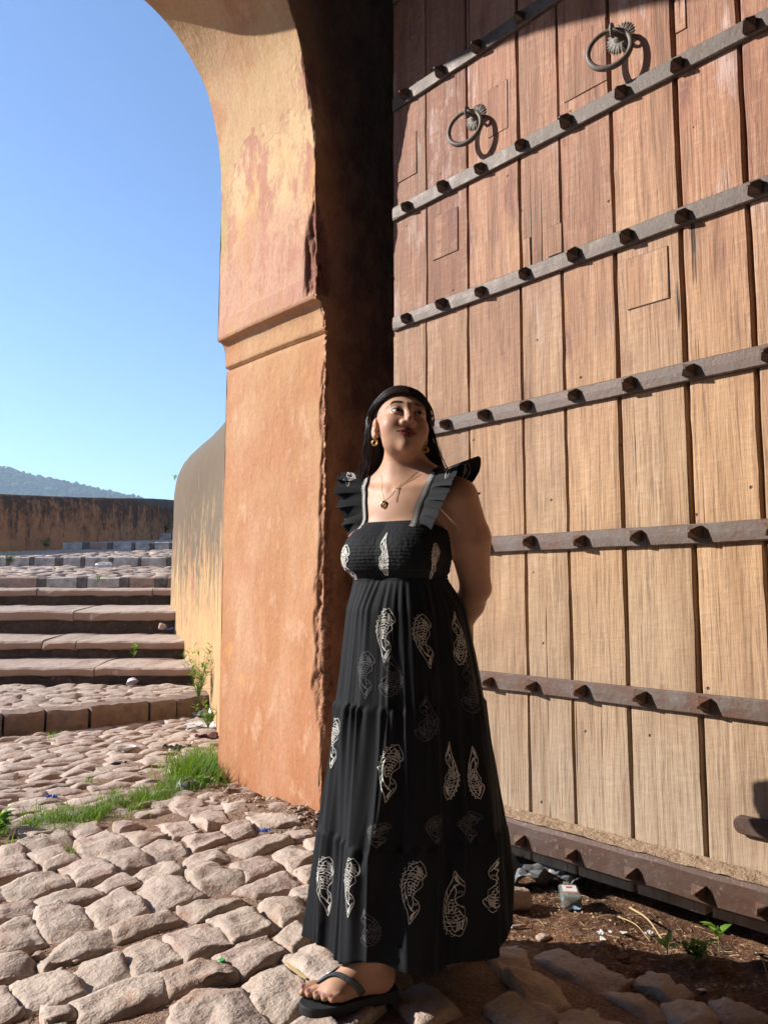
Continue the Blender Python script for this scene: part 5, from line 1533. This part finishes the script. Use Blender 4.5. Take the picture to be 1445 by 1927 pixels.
def weed(base, h, n_st, label, seed, lw=.018, ll=.045, spread=.5, mat='weed', name='weed', group=None):
    r = random.Random(seed); root = empty(name, base, label, 'plant', group)
    ms, ml = MB(), MB()
    for k in range(n_st):
        az = r.uniform(0, 6.28); ln = r.uniform(.2, 1) * spread; hh = h * r.uniform(.55, 1.0)
        c = [np.array(base) + np.array([math.cos(az) * ln * hh * t ** 1.4, math.sin(az) * ln * hh * t ** 1.4, hh * t]) for t in np.linspace(0, 1, 7)]
        ms.tube(c, np.linspace(.0022, .0009, 7), 4)
        for q in range(r.randint(5, 9)):
            t = r.uniform(.25, 1.0); i = min(5, int(t * 6)); p = c[i] + (c[i + 1] - c[i]) * (t * 6 - i); a2 = r.uniform(0, 6.28)
            leaf(ml, p, np.array([math.cos(a2), math.sin(a2), r.uniform(-.1, .7)]), UP, ll * r.uniform(.6, 1.1), lw * r.uniform(.7, 1.1))
    ms.build('stems', M['stem'], root); ml.build('leaves', M[mat], root)
    return root
gw = 'weeds around the steps and pier'
weed(on_z(374, 1322, .12), .48, 26, 'tall feathery green weed in the gap between pier and curved wall', 3, .016, .085, .55, group=gw)
weed(on_z(338, 1287, .13), .24, 9, 'low spindly weed at the foot of the curved wall', 4, .010, .06, .9, group=gw)
weed(on_z(392, 1372, .02), .22, 16, 'bushy weed behind the scrap paper at the pier edge', 5, .014, .06, .8, group=gw)
weed(on_d(252, 1240, 8.02), .16, 2, 'small bright green seedling on the middle step', 6, .030, .07, .25, group=gw)
weed(on_d(185, 1098, 10.02), .13, 6, 'tuft of weeds against the painted kerb', 7, .014, .05, .7, group=gw)
weed(on_d(330, 905, 9.4), .12, 2, 'sprig growing from a crack in the curved wall', 8, .022, .06, .4, group=gw)
weed(on_d(20, 1063, 12.0), .22, 16, 'dark weeds at the left end of the painted kerb', 9, .02, .06, 1.1, 'darkleaf', group=gw)
weed(on_d(88, 1034, 13.6), .24, 18, 'dark weeds where the boundary wall meets the ramp', 10, .02, .06, 1.1, 'darkleaf', group=gw)
weed(on_d(312, 1004, 16.2), .25, 12, 'dark shrub at the foot of the boundary wall by the curved wall', 11, .03, .08, .9, 'darkleaf', group=gw)
weed(on_z(385, 1488, .01), .09, 3, 'yellow green broad leaf sprig below the grass clump', 12, .03, .05, .6, group=gw)
weed(on_z(2, 1572, .01), .10, 3, 'bright broad leaf plant at the end of the grass line', 13, .05, .07, .6, group=gw)
gd = 'seedlings in the dirt by the gate'
for (x, y), h, n, lab, sd in (((1256, 1812), .06, 2, 'small two leaved seedling in dirt under the gate', 21), ((1352, 1792), .075, 2, 'glossy broad leaved seedling in dirt at the right', 22)):
    z0 = float(ground_z(on_z(x, y))); b = on_z(x, y, z0); root = empty('seedling', b, lab, 'plant', gd); ml, ms = MB(), MB()
    r = random.Random(sd); ms.tube([b, b + UP * h * .5, b + UP * h], .0016, 5)
    for k in range(5):
        a2 = k * 2.4 + r.random(); leaf(ml, b + UP * h * r.uniform(.5, 1), np.array([math.cos(a2), math.sin(a2), r.uniform(.1, .7)]), UP, r.uniform(.035, .055), r.uniform(.018, .028))
    ms.build('stem', M['stem'], root); ml.build('leaves', M['weed'], root)
z0 = float(ground_z(on_z(1312, 1808)))
weed(on_z(1312, 1812, z0), .06, 9, 'dusty greyish herb in dirt near the gate', 23, .02, .024, 1.1, group=gd)

# ------------------------------------------------------------------ debris in the dirt
rd = random.Random(9)
M['chips'] = mat_plain('straw_and_chips', (.33, .21, .12), .9, None, isl=True)
m = MB()
def chip(p, s, az, flat=.35):
    d = np.array([math.cos(az), math.sin(az), 0]); q = np.array([-d[1], d[0], 0]); h = s * flat
    V = [p + d * s * rd.uniform(.7, 1) , p + q * s * rd.uniform(.3, .8), p - d * s * rd.uniform(.7, 1), p - q * s * rd.uniform(.3, .8), p + UP * h + d * s * .1]
    m.add(V, [(0, 1, 4), (1, 2, 4), (2, 3, 4), (3, 0, 4)])
cand = np.array([(rd.uniform(1.85, 2.6), rd.uniform(.3, 2.75), 0) for _ in range(5200)] + [(2.25 - abs(rd.gauss(0, .28)), rd.uniform(2.45, 4.0), 0) for _ in range(1500)])
kz_ = door_zone(cand); kz_[5200:] = 1; cand[:, 2] = ground_z(cand) - .001
for p, kz in zip(cand, kz_):
    if rd.random() > kz: continue
    if rd.random() < .35:
        az = rd.uniform(0, 6.28); L = rd.uniform(.008, .035); d = np.array([math.cos(az), math.sin(az), rd.uniform(-.1, .25)]) * L
        m.tube([p + UP * .003, p + UP * .004 + d], rd.uniform(.0006, .0014), 3, False)
    else: chip(p, rd.choice([.003, .004, .005, .007, .011]), rd.uniform(0, 6.28))
jl = np.array([on_z(rd.uniform(-60, 800), rd.uniform(1560, 1927), 0.0) for _ in range(2600)]); jl[:, 2] = ground_z(jl) + .001
for p in jl:                                  # litter of the joints
    az = rd.uniform(0, 6.28)
    if rd.random() < .4:
        d = np.array([math.cos(az), math.sin(az), .1]) * rd.uniform(.006, .03); m.tube([p + UP * .001, p + d + UP * .002], rd.uniform(.0005, .0012), 3, False)
    else: chip(p, rd.choice([.003, .004, .006]), az)
tag(m.build('straw_litter', M['chips']), 'fine straw and stone chips strewn over the dirt', 'litter', kind='stuff')
# rubble
def rock(name, base, s, seed, label, mat=None, flat=.55, group=None):
    bm = bmesh.new(); bmesh.ops.create_icosphere(bm, subdivisions=3, radius=1.0)
    V = np.array([v.co[:] for v in bm.verts]); F = [[v.index for v in f.verts] for f in bm.faces]; bm.free()
    r = np.random.RandomState(seed)
    for _ in range(9):
        n = unit(r.normal(size=3)); o = r.uniform(.45, .8); dd = V @ n; V = V - np.maximum(dd - o, 0)[:, None] * n
    V = V * (1 + .06 * fbm(V * 2.5, 3, seed)[:, None]) * np.asarray(s) * np.array([1, 1, flat])
    a = r.uniform(0, 6.28); c_, s_ = math.cos(a), math.sin(a); V = V @ np.array([[c_, s_, 0], [-s_, c_, 0], [0, 0, 1]])
    V = V - np.array([0, 0, V[:, 2].min() * .7]) + np.asarray(base)
    return tag(obj(name, V, F, mat or M['stone'], attrs={'soil': np.full(len(V), .25)}), label, 'stone', group)
def gz(x, y): 
    p = on_z(x, y, 0); return on_z(x, y, float(ground_z(p)))
gr = 'loose stones in the dirt'
rock('broken_brick', gz(962, 1712), .075, 1, 'grey brown broken block in dirt behind the dress hem', None, .8, gr)
rock('loose_stone', gz(1019, 1768), .030, 2, 'flat tan stone in dirt in front of the glass bottle', None, .4, gr)
rock('loose_stone', gz(1172, 1806), .026, 3, 'thin reddish stone at the edge of the shadow', M['dirt'], .4, gr)
rock('loose_stone', gz(1205, 1838), .022, 4, 'small red stone just inside the shadow', M['dirt'], .6, gr)
rock('loose_stone', gz(1275, 1815), .018, 5, 'small red stone beside the two leaved seedling', M['dirt'], .7, gr)
rock('loose_stone', on_d(305, 1183, 8.72), .055, 6, 'rough pink stone lying on the step by the curved wall', None, .75)
rock('loose_stone', on_z(72, 1808, .006), .022, 7, 'small square pebble between the cobbles at the left', None, .7)
rock('loose_stone', on_z(141, 1812, .006), .022, 8, 'pale chip beside a long cobble', None, .4)
bm = bmesh.new(); bmesh.ops.create_icosphere(bm, subdivisions=1, radius=1.0); IV = np.array([v.co[:] for v in bm.verts]); IF = [[v.index for v in f.verts] for f in bm.faces]; bm.free()
m = MB(); so = []
rr = np.random.RandomState(4)
for k in range(420):
    t = rr.rand(); base = np.array([2.27 - abs(rr.normal(0, .13)), 2.60 + 1.35 * t, 0]) if k < 330 else np.array([2.29 + rr.rand() * .4, 2.90 - abs(rr.normal(0, .08)), 0])
    if base[0] > 2.26 and base[1] > 2.93: base[0] = 2.25
    base[2] = float(ground_z(base)); s = rr.choice([.006, .009, .013, .022], p=[.4, .32, .22, .06])
    V, F = IV, IF
    V = V * (1 + .3 * (rr.rand(len(V), 1) - .5)) * s * np.array([1, 1, .7]) + base; m.add(V, F); so.append(np.full(len(V), rr.uniform(.2, 1)))
tag(m.build('rubble', M['stone'], attrs={'soil': np.concatenate(so)}), 'crumbled plaster rubble along the foot of the pier', 'rubble', kind='stuff')

# ------------------------------------------------------------------ litter
def sheet(name, c, w, d, mat, label, seed, cat='litter', crump=.4, n=14, az=0.0, lift=.004, group=None):
    u, v = np.meshgrid(np.linspace(-1, 1, n), np.linspace(-1, 1, n), indexing='ij')
    p = np.stack([u * w / 2, v * d / 2, 0 * u], -1); q = p / max(w, d)
    nz = fbm(np.stack([q[..., 0] * 4, q[..., 1] * 4, 0 * u + seed], -1), 3, seed)
    p[..., 2] = np.abs(nz) * crump * max(w, d) * .35 + lift
    p[..., 0] += fbm(q * 5 + 9, 2, seed + 1) * .12 * w; p[..., 1] += fbm(q * 5 + 20, 2, seed + 2) * .12 * d
    ca, sa_ = math.cos(az), math.sin(az); p[..., :2] = p[..., :2] @ np.array([[ca, sa_], [-sa_, ca]])
    return tag(obj(name, p.reshape(-1, 3) + np.asarray(c), grid_faces(n, n), mat), label, cat, group)
M['paper'] = mat_plain('white_paper', (.58, .56, .54), .8, 30, .1)
M['lilac'] = mat_plain('lilac_paper', (.62, .58, .72), .7, 30, .1)
M['bluewrap'] = mat_plain('blue_wrapper', (.06, .14, .55), .35, 40, .3)
M['blackwrap'] = mat_plain('black_plastic', (.015, .015, .018), .3, 40, .3)
M['maroon'] = mat_plain('maroon_cloth', (.10, .025, .03), .9, 40, .3)
M['greyplastic'] = mat_plain('grey_plastic', (.17, .17, .175), .35, 30, .3)
M['green'] = mat_plain('green_plastic', (.05, .35, .12), .4)
M['butt'] = mat_plain('cigarette_tan', (.45, .24, .10), .8)
M['stick'] = mat_plain('pale_wood', (.55, .42, .20), .7, 60, .15)
def clear(name, col, rough=.08):
    t = NT(name); t.out(col, rough); t.b.inputs['Transmission Weight'].default_value = .85; t.b.inputs['IOR'].default_value = 1.35; return t.m
M['clear'] = clear('clear_plastic', (.90, .95, .97), .15)
M['glass'] = clear('greenish_glass', (.80, .86, .76), .06)
def bowl(c, r, h, mat, label, tilt=0.0, name='paper_bowl'):
    P = []; n = 28
    for rr_, z in ((.62, 0), (.64, .02), (.82, .55), (1.0, 1.0), (1.04, .99), (.98, .97), (.80, .53), (.6, .04)):
        P.append([np.array([r * rr_ * math.cos(a), r * rr_ * math.sin(a), h * z]) for a in np.linspace(0, 2 * math.pi, n, endpoint=False)])
    P = np.array(P) @ rotm('x', tilt).T + np.asarray(c); m = MB().grid(P, False, True); m.add(P[-1], [tuple(range(n))]); m.add(P[0], [tuple(range(n))[::-1]])
    return tag(m.build(name, mat, smooth=True), label, 'bowl')
bowl(on_z(238, 1411, .018), .062, .022, M['paper'], 'flat white paper bowl lying on the cobbles')
bowl(on_d(248, 1284, 7.42) + UP * .03, .055, .035, M['lilac'], 'lilac paper bowl below the lowest step', R(150))
sheet('plastic_scrap', on_z(335, 1409, .012), .17, .06, M['blackwrap'], 'crumpled black plastic scrap on the cobbles near the grass', 5, crump=.5, az=-.4)
sheet('plastic_scrap', on_z(224, 1440, .012), .09, .03, M['blackwrap'], 'thin dark plastic strip between cobbles below the paper bowl', 6, crump=.4, az=-.4)
sheet('paper_sheet', on_z(388, 1366, .015), .30, .22, M['paper'], 'discarded white paper sheet beside the pier', 7, 'paper', .22, az=-.5)
sheet('cloth_scrap', on_z(402, 1388, .012), .22, .12, M['maroon'], 'maroon cloth scrap lying against the pier edge', 8, 'cloth', .4, az=-.5)
sheet('plastic_bag', on_z(396, 1348, .02), .22, .18, M['clear'], 'clear plastic bag tangled in weeds beside the pier', 9, 'bag', .9, az=.2)
sheet('plastic_bag', on_z(352, 1484, .012), .14, .10, M['clear'], 'clear plastic bag caught under the grass clump', 14, 'bag', .9, az=.2)
sheet('sweet_wrapper', on_z(95, 1503, .014), .055, .04, M['bluewrap'], 'blue sweet wrapper on the cobbles above the grass line', 10, 'wrapper', 1.0)
sheet('sweet_wrapper', on_z(498, 1567, .012), .045, .03, M['bluewrap'], 'blue and white wrapper in the dirt near the pier foot', 11, 'wrapper', .9)
sheet('sweet_wrapper', on_d(318, 1186, 8.72), .07, .06, M['bluewrap'], 'crumpled blue wrapper beside the stone on the step', 12, 'wrapper', 1.2)
sheet('plastic_bag', gz(1000, 1672) + fw3 * .06, .34, .16, M['greyplastic'], 'crumpled grey plastic bag under the gate rail', 13, 'bag', .45, n=26, az=-.75)
# stick, cap, butt
a, b = on_z(538, 1813, .030), on_z(576, 1842, .028)
d = unit(b - a); s = np.array([-d[1], d[0], 0]) * .006
P = np.array([[a + (b - a) * t + s * k * (.6 + .4 * math.sin(math.pi * min(1, t * 1.1))) + UP * h for k, h in ((-1, 0), (1, 0), (1, .002), (-1, .002))] for t in np.linspace(0, 1, 10)])
m = MB().grid(P, False, True); m.add(P[0], [(0, 1, 2, 3)]); m.add(P[-1], [(3, 2, 1, 0)]); tag(m.build('wooden_spoon', M['stick']), 'flat pale wooden ice cream stick on a cobble', 'stick')
a2 = np.linspace(0, 2 * math.pi, 14, endpoint=False); c = on_z(417, 1811, .026)
m = MB(); P = np.array([[c + np.array([r * math.cos(t), r * math.sin(t), h]) for t in a2] for r, h in ((.011, 0), (.011, .006), (.009, .008))]); m.grid(P, False, True); m.add(P[-1], [tuple(range(14))]); tag(m.build('bottle_cap', M['green']), 'tiny green bottle cap between cobbles', 'cap')
c = gz(962, 1747); e = gz(995, 1744); d = unit(e - c)
root = empty('cigarette_butt', c, 'cigarette butt in dirt beside the dress hem', 'cigarette')
MB().tube([c + UP * .005, c + d * .03 + UP * .005], .0042, 10).build('paper_tube', M['paper'], root); MB().tube([c + d * .0302 + UP * .005, c + d * .05 + UP * .005], .0043, 10).build('filter', M['butt'], root)
SC = ['crumpled white scrap left of the dry stalks, largest of the cluster', 'tiny white scrap in the middle of the cluster before the gate', 'white scrap touching the thin curved stalk', 'white scrap beside the thickest dry stalk', 'white scrap lowest in the cluster before the gate', 'white scrap alone below the cluster, nearer the shadow', 'white speck of paper close to the dress hem', 'white scrap at the very bottom right in shade', 'white scrap lying on a shaded cobble right of the feet', 'white scrap in shadow below the dusty herb']
for i, (x, y, s) in enumerate([(1127, 1758, .030), (1147, 1755, .016), (1172, 1757, .022), (1220, 1757, .028), (1132, 1768, .022), (1115, 1780, .018), (970, 1783, .016), (1322, 1955, .02), (1066, 1895, .018), (1320, 1865, .022)]):
    sheet('paper_scrap', gz(x, y), s, s * .75, M['paper'], SC[i], 40 + i, 'paper', .5, 6, i, .002, 'paper scraps on the dirt')
tw = random.Random(3)
SL = ['thickest dry stalk, running from the gate rail towards the seedlings', 'thin curved dry stalk left of the thickest one', 'short dry stalk pointing left towards the glass bottle', 'tiny dry stalk at the foot of the thickest one', 'dry stalk at the right end of the dirt strip', 'short dry stalk beside the dusty herb']
for i, (x0, y0, x1, y1, r) in enumerate([(1185, 1715, 1245, 1772, .0035), (1162, 1732, 1222, 1775, .002), (1165, 1738, 1120, 1730, .0016), (1240, 1768, 1258, 1775, .002), (1415, 1795, 1445, 1850, .002), (1305, 1790, 1330, 1770, .002)]):
    p0, p1 = gz(x0, y0) + UP * .012, gz(x1, y1) + UP * .006; md = (p0 + p1) / 2 + UP * .012 + rt3 * .008
    tag(MB().tube(spline([p0, md, p1], 9), np.linspace(r, r * .6, 9), 6).build('dry_stalk', M['dry']), SL[i], 'stalk', 'dry stalks below the gate')
# plastic drink bottle on the ramp
def bottle(name, c, d, L, r, mat, capmat, label):
    d = unit(d); root = empty(name, c - UP * r, label, 'bottle')
    sec = [(0, .0), (0, .86), (.03, 1), (.25, 1), (.30, .93), (.35, 1), (.62, 1), (.78, .75), (.88, .36), (.92, .34), (.955, .34)]
    up_ = UP; s = np.cross(d, up_); n = 20
    P = np.array([[c + d * L * t + r * q * (math.cos(a) * s + math.sin(a) * up_) for a in np.linspace(0, 2 * math.pi, n, endpoint=False)] for t, q in sec]); m = MB().grid(P, False, True)
    o = m.build('body', mat, root, smooth=True); bpy_flip(o)
    o2 = MB().tube([c + d * L * .94, c + d * L * 1.0], r * .40, 14).build('cap', capmat, root)
M['teal'] = mat_plain('teal_cap', (.05, .35, .40), .4)
pb = on_d(212, 1066, 11.6); bottle('plastic_bottle', pb + UP * .02, -rt3 + fw3 * .1, .30, .05, M['clear'], M['teal'], 'clear plastic water bottle with teal cap on the cobbled ramp')
# flat glass spirit bottle under the gate
cb = gz(1077, 1716); db = unit(gz(1056, 1672) - cb); db = unit(np.array([db[0], db[1], 0])); sb = np.array([-db[1], db[0], 0])
root = empty('glass_bottle', cb, 'small flat glass bottle with white label lying under the gate', 'bottle')
def rrect(w, h, n=24, k=.28):
    out = []
    for a in np.linspace(0, 2 * math.pi, n, endpoint=False):
        ca, sa_ = math.cos(a), math.sin(a); out.append((w * np.sign(ca) * abs(ca) ** k, h * np.sign(sa_) * abs(sa_) ** k))
    return out
P = np.array([[cb + db * t + sb * x * s_ + UP * (.026 + z * s2) for x, z in rrect(.033, .021)] for t, s_, s2 in ((-.002, .0, .0), (-.002, .8, .75), (.004, .97, .95), (.012, 1, 1), (.11, 1, 1), (.125, .8, .8), (.138, .35, .5), (.165, .33, .5))])
o = MB().grid(P, False, True).build('body', M['glass'], root, smooth=True); bpy_flip(o)
P = np.array([[cb + db * t + sb * x + UP * .0478 for x in np.linspace(-.024, .024, 5)] for t in (.035, .075, .1)])
obj('label', P.reshape(-1, 3), grid_faces(3, 5), M['paper'], root)
M['redprint'] = mat_plain('red_print', (.45, .03, .03), .7)
P = np.array([[cb + db * t + sb * x + UP * .0484 for x in np.linspace(-.024, .024, 3)] for t in (.037, .043)]); obj('label_band', P.reshape(-1, 3), grid_faces(2, 3), M['redprint'], root)
P = np.array([[cb + db * t + sb * x + UP * .0484 for x in np.linspace(-.010, .010, 3)] for t in (.075, .088)]); obj('label_emblem', P.reshape(-1, 3), grid_faces(2, 3), M['redprint'], root)
# ------------------------------------------------------------------ far hill with scrub wood
HD = 420.0
ridge = [(-900, 930), (-600, 900), (-350, 868), (-150, 858), (0, 878), (60, 895), (110, 905), (160, 916), (215, 928), (262, 938), (330, 960), (420, 985), (600, 1010), (900, 1030)]
cols = np.linspace(-500, 520, 140); ry = np.interp(cols, [r[0] for r in ridge], [r[1] for r in ridge])
P = []
for x, y in zip(cols, ry):
    top = on_d(x, y, HD); row = []
    for k in range(16):
        t = k / 15; d = HD - 150 * t
        u = (top @ rt3) * (1 - .1 * t); z = top[2] * (1 - t) ** 1.15 + (-4) * t
        z += 3.0 * fbm(np.array([u * .02, d * .02, 0.]), 3, 5) * math.sin(math.pi * min(1, t * 1.4))
        row.append(ud(u, d, z))
    row = [ud(top @ rt3, HD + 120, -4)] + row; P.append(row)
P = np.array(P)
M['scrub'] = mat_plain('hill_scrub', (.075, .085, .035), .95, .05, .4)
tag(obj('hill', P.reshape(-1, 3), grid_faces(140, 17), M['scrub'], smooth=True), kind='structure')
M['crowns'] = mat_plain('scrub_crowns', (.055, .085, .028), .9, .3, .35, isl=True)
bm = bmesh.new(); bmesh.ops.create_icosphere(bm, subdivisions=1, radius=1.0); IV = np.array([v.co[:] for v in bm.verts]); IF = [[v.index for v in f.verts] for f in bm.faces]; bm.free()
rs = np.random.RandomState(6); m = MB()
for k in range(9000):
    i = rs.randint(40, 110); j = 1 + (0 if rs.rand() < .14 else rs.randint(0, 8)); f1, f2 = rs.rand(), rs.rand()
    c = P[i, j] * (1 - f1) * (1 - f2) + P[i + 1, j] * f1 * (1 - f2) + P[i, j + 1] * (1 - f1) * f2 + P[i + 1, j + 1] * f1 * f2
    s = rs.uniform(.7, 1.7) * (1.0 if rs.rand() < .95 else 1.6)
    if j == 1 and rs.rand() < .6: s *= .8
    for q in range(1):
        m.add(IV * (1 + .5 * (rs.rand(len(IV), 1) - .5)) * s * rs.uniform(.5, .9) * np.array([1, 1, .8]) + c + np.array([rs.normal() * s * .5, rs.normal() * s * .5, s * rs.uniform(.1, .7)]), IF)
tag(m.build('scrub_wood', M['crowns']), 'green scrub wood covering the distant hill', 'wood', kind='stuff')

# ------------------------------------------------------------------ the air between here and the hill
ztop = float(P[..., 2].max()) + 6.0
hz = MB().box((-660, -660, -1.3), (660, 660, ztop)).build('haze', None)
tag(hz, kind='stuff')
hm_ = bpy.data.materials.new('haze'); hm_.use_nodes = True; nt = hm_.node_tree
nt.nodes.remove(nt.nodes['Principled BSDF']); pv = nt.nodes.new('ShaderNodeVolumePrincipled')
pv.inputs['Color'].default_value = (.62, .80, 1.0, 1); pv.inputs['Density'].default_value = .0010; pv.inputs['Anisotropy'].default_value = .2
nt.links.new(pv.outputs[0], nt.nodes['Material Output'].inputs['Volume'])
hz.data.materials.append(hm_)
